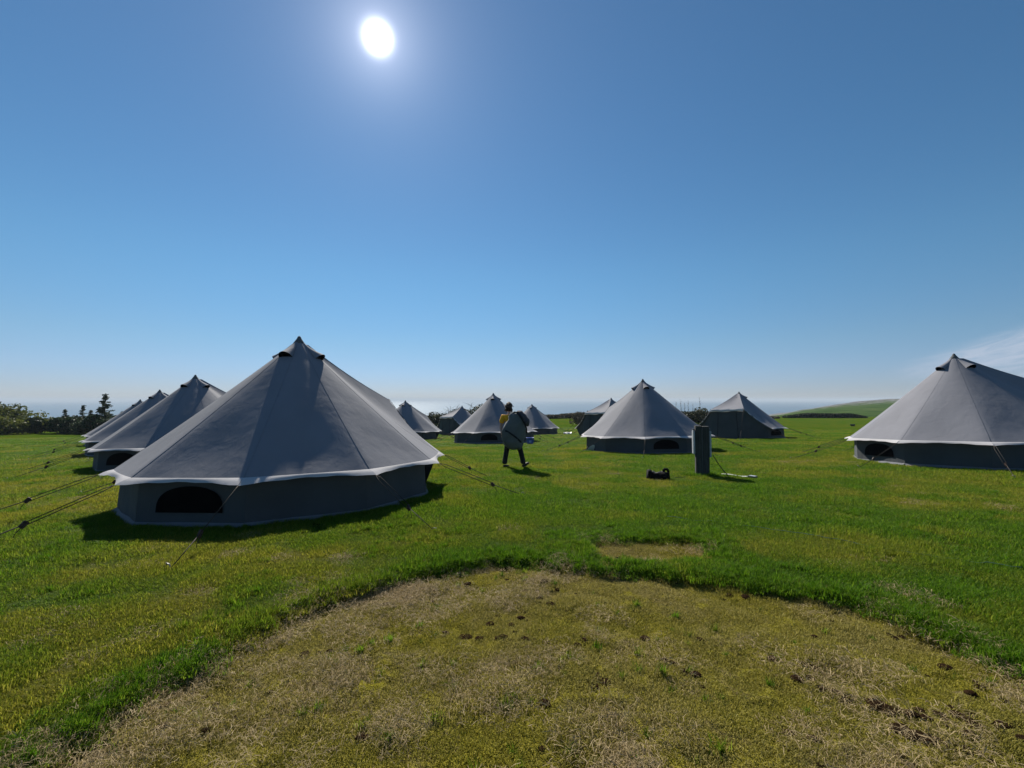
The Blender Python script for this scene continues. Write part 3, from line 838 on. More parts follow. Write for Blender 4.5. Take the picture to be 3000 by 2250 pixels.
# string and cable lying in the grass
def lying(name,pts,r,mt,label,cat,lift,jit):
    P_=[];rg_=np.random.default_rng(len(name))
    L_=[Vector((x,y,0)) for x,y in pts]
    for i in range(len(L_)-1):
        for t in np.linspace(0,1,9)[:-1]: P_.append(L_[i].lerp(L_[i+1],t))
    P_.append(L_[-1])
    P_=[(p.x+rg_.normal()*jit,p.y+rg_.normal()*jit,gzf(p.x,p.y,True)+lift+rg_.normal()*jit*.3) for p in P_]
    b_=MB(); b_.tube(P_,r,5); o=b_.build(name,[mt]); return tag(o,label,cat)
lying('string',[(2.09,5.89),(2.84,5.40),(3.37,4.92),(3.73,4.43),(4.09,4.09),(4.41,3.79)],.0035,simple('blue_green_twine',(.07,.14,.11),.8,.2,30),'thin blue-green string lying across the lawn at the right','string',.038,.014)
lying('ground_cable',[(1.05,11.9),(1.75,11.4),(2.35,10.75),(2.9,9.9),(3.5,9.75),(4.1,9.9)],.012,M['rope'],'dark cable half sunk in the grass between the person and the post','cable',.012,.02)
# ------------------------------------------------------------------ trees and scrub
def cards(P,size,rg,flat=.0,aspect=1.6):
    """one small leaf quad at each point"""
    n=len(P); d=rg.normal(size=(n,3)); d/=np.linalg.norm(d,axis=1)[:,None]; d[:,2]*=(1-flat)
    e=rg.normal(size=(n,3)); e-= (e*d).sum(1)[:,None]*d/np.maximum((d*d).sum(1)[:,None],1e-6); e/=np.linalg.norm(e,axis=1)[:,None]+1e-9
    s=(size*rg.uniform(.6,1.4,n))[:,None]
    a=P-d*s*aspect*.5; b_=P+e*s*.5; c=P+d*s*aspect*.5; g=P-e*s*.5
    V=np.stack([a,b_,c,g],1).reshape(-1,3); F=np.arange(4*n).reshape(n,4)
    return V,F
def crown_obj(name,P,size,mt,parent,rg,flat=0,tints=None,aspect=1.6):
    V,F=cards(P,size,rg,flat,aspect)
    me=mesh_np(name,V,F,[mt]); t=rg.uniform(0,1,len(P)) if tints is None else tints
    vattr(me,'tint',np.repeat(t,4))
    return link(name,me,parent)
def conifer(x,y,h,w,label,seed,dens=1.0,bare=.12):
    h*=.86
    rg=np.random.default_rng(seed); z0=gzf(x,y)
    r=tag(empty('conifer',(x,y,z0)),label,'tree','conifers along the left edge of the field')
    t=MB(); t.tube([(0,0,-.2),(.02*h*.2,0,h*.4),(0,0,h*.98)],[.03*h*.7,.018*h,.004*h],7); 
    P=[];
    nb=int(95*dens)
    for k in range(nb):
        u=rg.uniform(bare,1)**.9; z=h*u; L=w*(1-u)**1.1*rg.uniform(.7,1.1)+.03*w
        a=rg.uniform(0,2*math.pi); dr=rg.uniform(-.25,.12)
        tip_=np.array([math.cos(a)*L,math.sin(a)*L,z+dr*L+.10*L])
        t.tube([(0,0,z),tuple(tip_*np.array([.5,.5,1])+np.array([0,0,-.04*L])),tuple(tip_)],[.012*h*.3,.006*h*.3,.002*h*.3],3,caps=False)
        m_=int(14+30*L/w)
        s=rg.uniform(.15,1,m_); p=np.outer(s,tip_-np.array([0,0,z]))+np.array([0,0,z])
        p+=rg.normal(size=(m_,3))*np.array([.09,.09,.05])*w*(.3+.5*(1-s))[:,None]
        P.append(p)
    t.build('trunk',[M['bark']],r)
    crown_obj('crown',np.concatenate(P),.055*h*.55,M['conifer'],r,rg,.5)
def bush(x,y,w,h,label,seed,mt,name='bush',group='bushes round the edge of the field',n=2600,twigs=0,lf=.16,d=None,cat='bush'):
    rg=np.random.default_rng(seed); z0=gzf(x,y); d=d or w
    r=tag(empty(name,(x,y,z0)),label,cat,group)
    nb=max(7,int(w*4)); B=[]
    t=MB()
    P=[];T=[]
    for k in range(nb):
        c=np.array([rg.uniform(-.75,.75)*w/2,rg.uniform(-.7,.7)*d/2,0]); e=math.sqrt(max(.05,1-(2*c[0]/w)**2*.8))
        c[2]=h*e*rg.uniform(.30,.74); rad=h*rg.uniform(.20,.36)
        m_=int(n/nb); v=rg.normal(size=(m_,3)); v/=np.linalg.norm(v,axis=1)[:,None]
        p=c+v*(rad*rg.uniform(.55,1.08,m_)**.6)[:,None]*np.array([1.15,1.1,.95]); p[:,2]=np.maximum(p[:,2],.04)
        P.append(p); T.append(np.clip(rg.uniform(0,1,m_)*.6+rg.uniform(0,.5),0,1))
        t.tube([(c[0]*.25,c[1]*.25,-.1),tuple(c*np.array([.7,.7,.6])),tuple(c)],[.05*h*.4,.03*h*.4,.01*h*.4],5,caps=False)
    for k in range(twigs):
        x_=rg.uniform(-.48,.48)*w; y_=rg.uniform(-.4,.4)*d; hh_=h*rg.uniform(.75,1.02)
        t.tube([(x_,y_,h*.2),(x_+rg.normal()*.03*h,y_,hh_*.7),(x_+rg.normal()*.08*h,y_,hh_)],[.008*h,.005*h,.002*h],3,caps=False)
        for _ in range(5):
            b0=rg.uniform(.45,.95)*hh_; t.tube([(x_,y_,b0),(x_+rg.normal()*.12*h,y_+rg.normal()*.1*h,b0+rg.uniform(.05,.16)*h)],[.006*h,.002*h],3,caps=False)
    t.build('trunk',[M['bark']],r)
    crown_obj('crown',np.concatenate(P),lf,mt,r,rg,0,np.concatenate(T))
# left edge (distances 50-62 m)
bush(-62.5,52,11,3.9,'big rounded olive-green bush at the left edge of the photo',1,M['bush'],n=9000,lf=.20,name='large_bush')
bush(-60.0,49.5,6,2.0,'low bright green shrub in front of the big olive bush',2,M['bush'],n=4000,lf=.18,name='shrub')
CT=[(-57.0,55,3.4,1.3,'slim conifer beside the big olive bush'),
    (-55.2,55.5,4.0,1.5,'ragged conifer left of the tallest spruce'),
    (-53.2,54.5,3.3,1.4,'short conifer just left of the tallest spruce'),
    (-51.0,54.0,5.6,2.1,'tallest spruce on the left skyline, with a pointed tip'),
    (-49.3,54.5,3.1,1.3,'short conifer just right of the tallest spruce'),
    (-47.7,55.2,3.3,1.1,'small pointed conifer in the middle of the left tree line'),
    (-46.3,55,2.9,1.3,'low dark conifer in a dip of the left tree line'),
    (-44.3,55,4.4,1.2,'tall thin spruce above the blue trailer'),
    (-42.4,56,3.1,1.4,'bushy conifer behind the blue trailer'),
    (-40.2,57,3.7,1.3,'conifer nearest the left row of tents'),
    (-37.6,58,3.6,1.5,'conifer half hidden behind the left row of tents')]
for i,(x,y,h,w,l) in enumerate(CT): conifer(x,y,h,w,l,40+i,.8 if h<5 else 1.0)
HB=[(-58.0,53.0,3.0,2.3,'dark thicket between the olive bush and the slim conifer'),(-54.6,53.0,3.0,2.7,'dark thicket below the ragged conifer'),(-51.6,52.6,3.2,2.8,'dark thicket left of the tallest spruce trunk'),(-48.5,53.0,3.0,2.7,'dark thicket right of the tallest spruce'),(-42.0,55.6,3.4,2.4,'dark thicket behind the blue trailer'),(-39.6,55.8,3.2,2.5,'dark thicket just left of the left row of tents'),
    (-56.0,53.6,3.2,2.4,'dark thicket at the foot of the slim conifer'),(-53.2,53.2,3.4,2.5,'dark thicket between the ragged conifer and the tallest spruce'),
    (-50.0,53.0,3.6,2.5,'dark thicket under the tallest spruce'),(-47.0,53.4,3.6,2.4,'dark thicket in the dip of the left tree line'),(-44.2,53.9,3.2,2.3,'dark thicket left of the blue trailer'),
    (-36.5,56.0,5,2.6,'dark thicket behind the farthest tent of the left row')]
for i,(x,y,w,h,l) in enumerate(HB): bush(x,y,w,h*.86,l,70+i,M['conifer'],name='thicket',n=5200,lf=.15)
# blue trailer glimpsed among the conifers
tz=gzf(-41.4,53.6)
trl=tag(empty('covered_trailer',(-41.4,53.6,tz),(0,0,R(8))),'low blue covered trailer with a pale top among the conifers on the left','trailer')
b_=MB(); b_.box((0,0,.95),(1.6,.75,.35),bevel=.05); b_.build('trailer_body',[simple('dark_blue_paint',(.03,.065,.14),.5)],trl)
b_=MB(); b_.rings([[(x_,.78*math.cos(a),1.30+.22*math.sin(a)) for a in np.linspace(0,math.pi,9)] for x_ in np.linspace(-1.62,1.62,4)]); b_.build('cover',[simple('blue_grey_cover',(.10,.17,.25),.6)],trl)
b_=MB(); b_.box((-1.25,-.78,1.05),(.22,.02,.28),bevel=.01); b_.build('side_panel',[simple('mid_blue_panel',(.12,.20,.42),.5)],trl)
for sgn in (-1,1):
    b_=MB(); b_.rings([[(.3*rr*math.cos(a),sgn*.72+yy,.32+.3*rr*math.sin(a)) for a in np.linspace(0,2*math.pi,17)[:-1]] for rr,yy in ((.5,-.09),(1,-.08),(1,.08),(.5,.09))]); b_.build('wheel',[M['black_cloth']],trl)
# scrub behind the farthest tents
bush(-7.6,62,3.8,3.2,'dark bush with bare upright twigs left behind the farthest small tent',90,M['bush_dark'],n=3600,twigs=26,lf=.17,name='scrub_bush')
bush(-11.2,63,4.2,2.4,'lower dark bush at the left end of the scrub by the farthest tent',91,M['bush_dark'],n=3200,twigs=14,lf=.17,name='scrub_bush')
bush(-4.0,63,4.2,3.6,'twiggy bush rising above the left shoulder of the farthest small tent',92,M['bush_dark'],n=3000,twigs=34,lf=.16,name='scrub_bush')
bush(10.6,64,4.0,2.4,'wispy scrub beside the dark door end of the half hidden tent',93,M['gorse'],n=2200,twigs=26,lf=.15,name='scrub_bush')
bush(27.0,62,6.0,2.5,'dense green hedge seen in the gap behind the timber post',94,M['bush_dark'],n=5200,twigs=0,lf=.17,name='hedge',cat='hedge')
for i,(dx,h) in enumerate(((-2.6,3.5),(-1.9,3.9),(-1.35,3.3),(-.8,3.7),(-.1,3.2),(.9,4.2))):
    rg=np.random.default_rng(300+i); x,y=27.2+dx,64.5
    r=tag(empty('sapling',(x,y,gzf(x,y))),'thin bare sapling rising above the hedge behind the timber post','tree','bare saplings behind the hedge')
    t=MB(); t.tube([(0,0,-.1),(rg.normal()*.05,0,h*.5),(rg.normal()*.1,0,h)],[.035,.026,.008],4); t.build('trunk',[M['bark']],r)
    t=MB()
    for k in range(34):
        b0=rg.uniform(.3,.97)*h; a=rg.uniform(0,6.28); L=rg.uniform(.12,.4)*(1.25-b0/h)
        t.tube([(0,0,b0),(math.cos(a)*L*.6,math.sin(a)*L*.6,b0+L*.5),(math.cos(a)*L,math.sin(a)*L,b0+L*1.1)],[.014,.009,.004],3,caps=False)
    t.build('crown',[M['bark']],r)
# far band of scrub along the edge of the field
rg=np.random.default_rng(77); n_=26000
sx_=rg.uniform(-46,58,n_); hh_=.35+1.35*fbm(sx_,sx_*0,6,400,3)*sstep(60,40,sx_)
sy_=97+rg.uniform(-1.6,1.6,n_)+2.5*np.sin(sx_*.09); szz=np.array(gz(sx_,sy_,False))+hh_*rg.uniform(0,1,n_)**.8
crownV,crownF=cards(np.stack([sx_,sy_,szz],1),.26,rg,.2)
me=mesh_np('far_scrub',crownV,crownF,[M['gorse']]); vattr(me,'tint',np.repeat(rg.uniform(0,1,n_),4))
tag(link('far_scrub',me),kind='stuff')
# dark bank under the hill
n_=9000; sx_=rg.uniform(62,80,n_); hh_=.2+.75*sstep(60,68,sx_)*sstep(81,76,sx_)*(.7+.6*fbm(sx_,sx_*0,5,410,2)); sy_=98+rg.uniform(-1,1,n_)
szz=np.array(gz(sx_,np.minimum(sy_,95),False))+hh_*rg.uniform(0,1,n_)**.8
crownV,crownF=cards(np.stack([sx_,sy_,szz],1),.28,rg,.2)
me=mesh_np('far_hedge',crownV,crownF,[M['conifer']]); vattr(me,'tint',np.repeat(rg.uniform(0,.6,n_),4))
tag(link('far_hedge',me),'long dark hedge at the foot of the green hill','hedge')

# ------------------------------------------------------------------ grass
protoC=bpy.data.collections.new('blade_clumps')
def blades(n,size,hl,hh2,w,lean,rg,flat=False,clump=False):
    x=rg.uniform(-size/2,size/2,n); y=rg.uniform(-size/2,size/2,n)
    if clump:
        r=size/2*np.abs(rg.normal(0,.5,n)); a=rg.uniform(0,6.28,n); x=r*np.cos(a); y=r*np.sin(a)
    h=rg.uniform(hl,hh2,n)*(rg.uniform(.55,1,n)); a=rg.uniform(0,2*np.pi,n); L=np.abs(rg.normal(lean,.3,n))*h
    dx,dy=np.cos(a),np.sin(a); px_,py_=-dy,dx
    ww=w*rg.uniform(.6,1.3,n)
    if flat:
        zz=rg.uniform(.001,.014,n); ln=h
        A=np.stack([x-dx*ln/2,y-dy*ln/2,zz],1); B=np.stack([x,y,zz+rg.uniform(0,.012,n)],1); Cc=np.stack([x+dx*ln/2,y+dy*ln/2,zz*.6+rg.uniform(-.003,.012,n)],1)
        pv=np.stack([px_,py_,rg.uniform(-.6,.6,n)],1)*ww[:,None]/2
        V=np.stack([A-pv,A+pv,B+pv,B-pv,Cc],1)
    else:
        pv=np.stack([px_*ww/2,py_*ww/2,0*ww],1)
        B=np.stack([x,y,-.004+0*x],1); Mi=np.stack([x+dx*L*.35,y+dy*L*.35,h*.6],1); T=np.stack([x+dx*L,y+dy*L,h*(1-.25*np.minimum(L/h,1.6)**2*.6)],1)
        V=np.stack([B-pv,B+pv,Mi+pv*.8,Mi-pv*.8,T],1)
    b0=np.arange(n)[:,None]*5
    F4=(b0+np.array([[0,1,2,3]])); F3=(b0+np.array([[3,2,4]]))
    V=V.reshape(-1,3)
    fl=[tuple(r) for r in F4]+[tuple(r) for r in F3]
    me=bpy.data.meshes.new('blade_clump'); 
    me.vertices.add(len(V)); me.vertices.foreach_set('co',V.astype(np.float32).ravel())
    li=np.concatenate([F4.ravel(),F3.ravel()]).astype(np.int32); me.loops.add(len(li)); me.loops.foreach_set('vertex_index',li)
    me.polygons.add(2*n)
    ls=np.concatenate([np.arange(n)*4,4*n+np.arange(n)*3]).astype(np.int32); lt=np.concatenate([np.full(n,4),np.full(n,3)]).astype(np.int32)
    me.polygons.foreach_set('loop_start',ls); me.polygons.foreach_set('loop_total',lt); me.update(calc_edges=True)
    vattr(me,'tint',np.repeat(rg.uniform(0,1,n),5))
    return me
CL=[]   # order is the instance index
def clump(nm,mt,*a,**k):
    me=blades(*a,**k); me.materials.append(mt)
    o=bpy.data.objects.new('%02d_%s'%(len(CL),nm),me); protoC.objects.link(o); CL.append(o)
gr=np.random.default_rng(2)
for k in range(4): clump('lawn_clump',M['blade'],520,.30,.020,.050,.0040,.75,gr)       # 0-3 mown lawn
for k in range(3): clump('tuft_clump',M['blade'],150,.17,.055,.125,.0048,.55,gr,clump=True)   # 4-6 longer tufts
for k in range(3): clump('moss_clump',M['mossblade'],360,.26,.006,.017,.0030,1.0,gr)   # 7-9 moss
for k in range(3): clump('straw_clump',M['strawblade'],130,.28,.02,.085,.0019,1.0,gr,flat=True) # 10-12 straw
for k in range(2): clump('weed_clump',M['blade'],40,.09,.03,.08,.0048,.7,gr,clump=True)  # 13-14
# soil clods 15-16
M['soil']=simple('dark_soil',(.022,.013,.007),1.0,.5,60,.8,120,spec=0)
for k in range(2):
    bm=bmesh.new(); bmesh.ops.create_icosphere(bm,subdivisions=3,radius=.035)
    for v in bm.verts:
        f=1+.5*(fbm(np.array([v.co.x*30+k*9]),np.array([v.co.y*30+v.co.z*41]),1.0,500,3)[0]-.5)
        v.co*=f; v.co.z*=.45
    me=bpy.data.meshes.new('clod'); bm.to_mesh(me); bm.free(); me.materials.append(M['soil'])
    o=bpy.data.objects.new('%02d_soil_clod'%len(CL),me); protoC.objects.link(o); CL.append(o)

ng=bpy.data.node_groups.new('scatter_clumps','GeometryNodeTree')
ng.interface.new_socket('Geometry',in_out='INPUT',socket_type='NodeSocketGeometry'); ng.interface.new_socket('Geometry',in_out='OUTPUT',socket_type='NodeSocketGeometry')
gi=ng.nodes.new('NodeGroupInput'); go_=ng.nodes.new('NodeGroupOutput'); ip=ng.nodes.new('GeometryNodeInstanceOnPoints')
ci=ng.nodes.new('GeometryNodeCollectionInfo'); ci.inputs['Collection'].default_value=protoC; ci.inputs['Separate Children'].default_value=True; ci.inputs['Reset Children'].default_value=True
def na(nm,ty):
    n=ng.nodes.new('GeometryNodeInputNamedAttribute'); n.data_type=ty; n.inputs['Name'].default_value=nm; return n.outputs['Attribute']
ng.links.new(gi.outputs[0],ip.inputs['Points']); ng.links.new(ci.outputs[0],ip.inputs['Instance']); ip.inputs['Pick Instance'].default_value=True
ng.links.new(na('idx','INT'),ip.inputs['Instance Index']); ng.links.new(na('rot','FLOAT_VECTOR'),ip.inputs['Rotation']); ng.links.new(na('scl','FLOAT_VECTOR'),ip.inputs['Scale'])
ng.links.new(ip.outputs[0],go_.inputs[0])
def scatter(name,X,Y,idx,scl,dry,dz=0):
    n=len(X); me=bpy.data.meshes.new(name); Z=gz(X,Y)+dz
    e=.12; gx_=(gz(X+e,Y)-gz(X-e,Y))/(2*e); gy_=(gz(X,Y+e)-gz(X,Y-e))/(2*e)
    me.vertices.add(n); me.vertices.foreach_set('co',np.stack([X,Y,Z],1).astype(np.float32).ravel())
    a=me.attributes.new('idx','INT','POINT'); a.data.foreach_set('value',idx.astype(np.int32))
    rz=rng.uniform(0,2*np.pi,n)
    # tilt with the ground (small angles): rotate world tilt into euler xyz
    ex=np.arctan(gy_)*0; rot=np.stack([np.arctan(gy_*np.cos(rz)-gx_*np.sin(rz)),-np.arctan(gx_*np.cos(rz)+gy_*np.sin(rz)),rz],1)
    a=me.attributes.new('rot','FLOAT_VECTOR','POINT'); a.data.foreach_set('vector',rot.astype(np.float32).ravel())
    if scl.ndim==1: scl=np.stack([scl]*3,1)
    a=me.attributes.new('scl','FLOAT_VECTOR','POINT'); a.data.foreach_set('vector',scl.astype(np.float32).ravel())
    vattr(me,'dry',dry)
    o=link(name,me); md=o.modifiers.new('scatter','NODES'); md.node_group=ng
    tag(o,kind='stuff'); return o
def wedge(n,r0,r1,half=R(57)):
    r=np.sqrt(rng.uniform(r0*r0,r1*r1,n)); a=rng.uniform(-half,half,n)
    return r*np.sin(a),r*np.cos(a)
INTENT=[(t[0],t[1]) for t in TENTS]
def outside(X,Y,rad=2.45):
    k=np.ones(len(X),bool)
    for (x,y) in INTENT: k&=np.hypot(X-x,Y-y)>rad
    return k
# mown lawn
LX=[];LY=[];LS=[]
for (n,r0,r1,s) in ((5200,1.3,6,(.85,1.2)),(6500,6,12,(1.0,1.5)),(6500,12,22,(1.5,2.2)),(5500,22,38,(2.2,3.4)),(2600,38,62,(3.0,4.5))):
    x,y=wedge(n,r0,r1); k=(patch_d(x,y)<-.05)&outside(x,y); x,y=x[k],y[k]
    LX.append(x);LY.append(y);LS.append(rng.uniform(*s,len(x)))
X=np.concatenate(LX);Y=np.concatenate(LY);s=np.concatenate(LS)
hg=.30+.75*fbm(X,Y,.8,201,3)+.75*sstep(.35,.75,fbm(X,Y,.22,202,2))
scl=np.stack([s,s,np.minimum(s,1.6)*hg],1)
scatter('lawn_grass',X,Y,rng.integers(0,4,len(X)),scl,np.clip(dry_f(X,Y)+rng.normal(0,.08,len(X)),0,1))
# longer grass: rim of the bare ring, tufts over the lawn, foot of tents and post
TX=[];TY=[];TS=[]
x,y=wedge(16000,1.3,6.2); d=patch_d(x,y); w=sstep(-.36,-.06,d)*(d<.02)*(1-.7*np.exp(-((x-1.42)/.6)**2)*np.exp(-((y-4.08)/.14)**2))*(.35+1.1*fbm(x,y,.5,210,2)); k=rng.uniform(0,1,len(x))<w*.75
TX.append(x[k]);TY.append(y[k]);TS.append(rng.uniform(.55,1.05,k.sum())*(.65+.6*fbm(x[k],y[k],.7,211,2)))
x,y=wedge(14000,2,18); k=(patch_d(x,y)<-.1)&outside(x,y,2.6)&(rng.uniform(0,1,len(x))<sstep(.53,.72,fbm(x,y,.6,220,3))*.8)
TX.append(x[k]);TY.append(y[k]);TS.append(rng.uniform(.5,.95,k.sum()))
for (tx_,ty_) in INTENT[:1]+INTENT[4:5]:
    a=rng.uniform(0,6.28,200); r=2.62+rng.normal(0,.05,200); TX.append(tx_+r*np.cos(a));TY.append(ty_+r*np.sin(a));TS.append(rng.uniform(.4,.8,200))
a=rng.uniform(0,6.28,46); r=.22+np.abs(rng.normal(0,.06,46)); TX.append(hx+r*np.cos(a));TY.append(hy+r*np.sin(a));TS.append(rng.uniform(.7,1.4,46))
a=rng.uniform(0,1,40); TX.append(4.7+.7*a+rng.normal(0,.08,40)); TY.append(9.75-.75*a+rng.normal(0,.08,40)); TS.append(rng.uniform(.5,.9,40))
X=np.concatenate(TX);Y=np.concatenate(TY);s=np.concatenate(TS)
scatter('long_grass',X,Y,rng.integers(4,7,len(X)),s,np.clip(dry_f(X,Y)*.55-.1,0,1))
# bare ring: moss, straw, clods, weeds
x,y=wedge(5200,1.2,5.4); k=patch_d(x,y)>-.02; x,y=x[k],y[k]
scatter('moss',x,y,rng.integers(7,10,len(x)),rng.uniform(.8,1.15,len(x)),np.clip(fbm(x,y,.6,230,3)*1.6-.45,0,1))
SX=[];SY=[]
x,y=wedge(5200,1.2,5.4); k=(patch_d(x,y)>-.1); x,y=x[k],y[k]
lw=sstep(.2,-1.8,x)*.34*fbm(x,y,.3,241,2)*2+sstep(.58,.74,fbm(x,y,.45,240,3))*.4
k=rng.uniform(0,1,len(x))<lw; SX.append(x[k]);SY.append(y[k])
for (cx,cy,rx,ry,n) in ((-1.1,3.66,.30,.12,46),(-.95,3.55,.35,.14,36),(-1.7,4.45,.06,.05,5),(2.78,3.35,.3,.1,10),(1.72,2.45,.13,.06,10),(1.95,4.62,.2,.05,10),(1.3,4.22,.16,.07,8),(8.5,12.3,1.3,.6,60),(3.4,19.6,1.8,.8,60),(1.9,2.0,.2,.12,8)):
    SX.append(cx+rng.normal(0,rx,n));SY.append(cy+rng.normal(0,ry,n))
x,y=wedge(2600,3.5,12); k=(dry_f(x,y)>.5)&(patch_d(x,y)<-.1)&outside(x,y)&(rng.uniform(0,1,len(x))<.22); SX.append(x[k]);SY.append(y[k])
X=np.concatenate(SX);Y=np.concatenate(SY); s=rng.uniform(.5,1.05,len(X)); lift=.0
scatter('straw',X,Y,rng.integers(10,13,len(X)),np.stack([s,s,s*rng.uniform(1,2.6,len(X))],1),np.zeros(len(X)),.012)
x,y=wedge(900,1.4,4.6); k=(patch_d(x,y)>.05)&(rng.uniform(0,1,len(x))<.10+.5*sstep(.52,.7,fbm(x,y,.7,250,2))); x,y=x[k],y[k]
scatter('weeds',x,y,rng.integers(13,15,len(x)),rng.uniform(.35,.95,len(x)),rng.uniform(0,.5,len(x)))
x,y=wedge(1500,1.3,4.6); k=(patch_d(x,y)>.05)&(rng.uniform(0,1,len(x))<.08+.75*sstep(.56,.70,fbm(x,y,.35,260,3))); x,y=x[k],y[k]
def ridge(x0,y0,x1,y1,n,sp): 
    t=rng.uniform(0,1,n); return x0+(x1-x0)*t+rng.normal(0,sp,n), y0+(y1-y0)*t+rng.normal(0,sp,n)
RX=[x];RY=[y]
for a in ((1.62,2.32,1.93,2.08,34,.02),(1.75,2.02,1.98,1.84,26,.02),(-1.32,3.62,-1.0,3.74,16,.02),(-.2,2.9,.45,2.78,14,.01),(-.35,2.95,-.2,2.92,8,.01),(2.05,2.12,2.45,1.95,26,.05)):
    q1,q2=ridge(*a); RX.append(q1);RY.append(q2)
X=np.concatenate(RX);Y=np.concatenate(RY); s=rng.uniform(.35,1.0,len(X))
scatter('soil_clods',X,Y,rng.integers(15,17,len(X)),s,np.zeros(len(X)))

# ------------------------------------------------------------------ haze over the land and sea
m=bpy.data.materials.new('air'); m.use_nodes=True; nt=m.node_tree; nt.nodes.clear()
mo_=nt.nodes.new('ShaderNodeOutputMaterial'); pv=nt.nodes.new('ShaderNodeVolumePrincipled'); nt.links.new(pv.outputs[0],mo_.inputs['Volume'])
pv.inputs['Color'].default_value=(.73,.835,.94,1); pv.inputs['Density'].default_value=HAZE; pv.inputs['Anisotropy'].default_value=.0
b_=MB(); b_.box((0,9000,-4),(14000,9600,28)); tag(b_.build('haze',[m]),kind='stuff')
# ------------------------------------------------------------------ light, sky, camera
SUN_AZ,SUN_EL=-17.82,39.51      # degrees from +Y, to the left is negative
sv=Vector((math.sin(R(SUN_AZ))*math.cos(R(SUN_EL)),math.cos(R(SUN_AZ))*math.cos(R(SUN_EL)),math.sin(R(SUN_EL))))
L=bpy.data.lights.new('sun','SUN'); L.energy=5.0; L.angle=R(.53); L.color=(1,.94,.83)
lo=bpy.data.objects.new('sun',L); C.objects.link(lo); lo.rotation_euler=(-sv).to_track_quat('-Z','Y').to_euler()
w=bpy.data.worlds.new('World'); scene.world=w; w.use_nodes=True; nt=w.node_tree; bg=nt.nodes['Background']; out=nt.nodes['World Output']
sky=N(nt,'ShaderNodeTexSky',sky_type='NISHITA'); sky.sun_disc=False; sky.sun_elevation=R(SUN_EL); sky.sun_rotation=R(SUN_AZ); sky.altitude=20
sky.air_density=1.0; sky.dust_density=0.0; sky.ozone_density=3.0
tc=N(nt,'ShaderNodeTexCoord'); D=tc.outputs['Generated']
# thin cloud low in the sky to the right
sep=N(nt,'ShaderNodeSeparateXYZ'); nt.links.new(D,sep.inputs[0])
yy=math_n(nt,'MAXIMUM',sep.outputs['Y'],.05); U=math_n(nt,'DIVIDE',sep.outputs['X'],yy); E_=math_n(nt,'DIVIDE',sep.outputs['Z'],yy)
cmb=N(nt,'ShaderNodeCombineXYZ'); nt.links.new(U,cmb.inputs[0]); nt.links.new(math_n(nt,'SUBTRACT',E_,math_n(nt,'MULTIPLY',U,.22)),cmb.inputs[1])
mp=N(nt,'ShaderNodeMapping'); mp.inputs['Scale'].default_value=(7,58,1); nt.links.new(cmb.outputs[0],mp.inputs['Vector'])
cn=noise(nt,mp.outputs[0],1.0,8,.62,1.0)
def mr(v,a,b_,c=0,d=1):
    n=N(nt,'ShaderNodeMapRange',interpolation_type='SMOOTHSTEP'); nt.links.new(v,n.inputs[0])
    for i,x in enumerate((a,b_,c,d)): n.inputs[i+1].default_value=x
    return n.outputs[0]
top=math_n(nt,'SUBTRACT',math_n(nt,'ADD',.080,math_n(nt,'MULTIPLY',math_n(nt,'SUBTRACT',U,.90),.31)),E_)
msk=math_n(nt,'MULTIPLY',math_n(nt,'MULTIPLY',mr(top,-.015,.030),mr(U,.84,1.00)),mr(E_,.03,.075))
cf=math_n(nt,'MULTIPLY',msk,mr(cn.outputs['Fac'],.30,.70,.30,1.0))
hsv=N(nt,'ShaderNodeHueSaturation'); hsv.inputs['Saturation'].default_value=1.17; nt.links.new(sky.outputs[0],hsv.inputs['Color'])
zen=mr(sep.outputs['Z'],-.02,.30)
grade=mixc(nt,zen,(.64,.68,.86),(.86,1.06,1.04)); grade=mixc(nt,mr(sep.outputs['Z'],.0,.13),mixc(nt,1.0,grade,(.84,.93,1.20),'MULTIPLY'),grade)
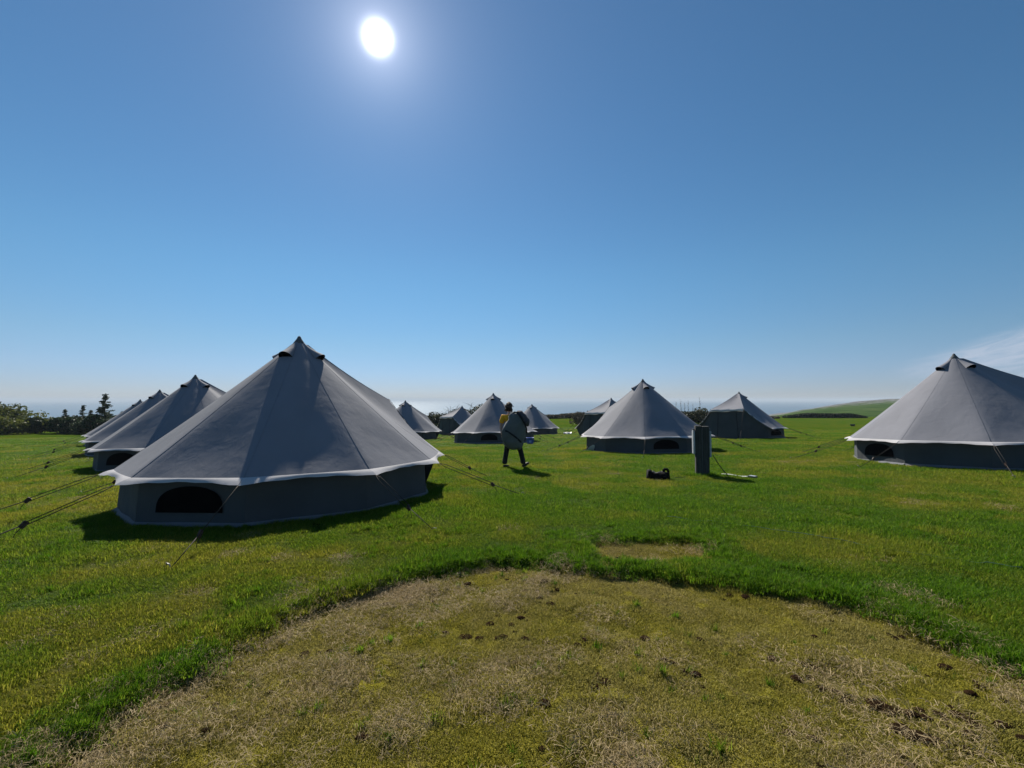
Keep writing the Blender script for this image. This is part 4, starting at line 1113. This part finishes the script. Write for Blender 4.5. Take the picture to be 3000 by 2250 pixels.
skyc=mixc(nt,1.0,hsv.outputs[0],grade,'MULTIPLY')
colr=mixc(nt,cf,skyc,(5.4,6.4,8.0))
nt.links.new(colr,bg.inputs['Color']); bg.inputs['Strength'].default_value=.057
# the sun's own disc and the bright air round it
dp=N(nt,'ShaderNodeVectorMath',operation='DOT_PRODUCT'); nt.links.new(D,dp.inputs[0]); dp.inputs[1].default_value=sv
ang=math_n(nt,'ARCCOSINE',math_n(nt,'MINIMUM',dp.outputs['Value'],1.0))
core=math_n(nt,'MULTIPLY',math_n(nt,'EXPONENT',math_n(nt,'MULTIPLY',math_n(nt,'MULTIPLY',ang,ang),-1/R(.98)**2)),4.0)
h1=math_n(nt,'MULTIPLY',math_n(nt,'EXPONENT',math_n(nt,'MULTIPLY',ang,-1/R(2.4))),.36)
h2=math_n(nt,'MULTIPLY',math_n(nt,'EXPONENT',math_n(nt,'MULTIPLY',ang,-1/R(6.0))),.14)
h3=math_n(nt,'MULTIPLY',math_n(nt,'EXPONENT',math_n(nt,'MULTIPLY',ang,-1/R(26))),.05)
g=math_n(nt,'ADD',core,math_n(nt,'ADD',h1,math_n(nt,'ADD',h2,h3)))
bg2=N(nt,'ShaderNodeBackground'); bg2.inputs['Color'].default_value=(.93,.92,1.0,1); nt.links.new(g,bg2.inputs['Strength'])
ad=N(nt,'ShaderNodeAddShader'); nt.links.new(bg.outputs[0],ad.inputs[0]); nt.links.new(bg2.outputs[0],ad.inputs[1]); nt.links.new(ad.outputs[0],out.inputs['Surface'])

cam=bpy.data.cameras.new('camera'); co=bpy.data.objects.new('camera',cam); C.objects.link(co)
co.location=(0,0,EYE); co.rotation_euler=(R(90)+math.atan(34/930),0,0)
cam.sensor_width=36; cam.lens=36*930/2212; cam.clip_start=.05; cam.clip_end=100000
scene.camera=co
scene.render.engine='CYCLES'
scene.cycles.use_denoising=True
scene.cycles.max_bounces=6; scene.cycles.transparent_max_bounces=4
scene.view_settings.view_transform='Standard'; scene.view_settings.look='None'; scene.view_settings.exposure=.55; scene.view_settings.gamma=1
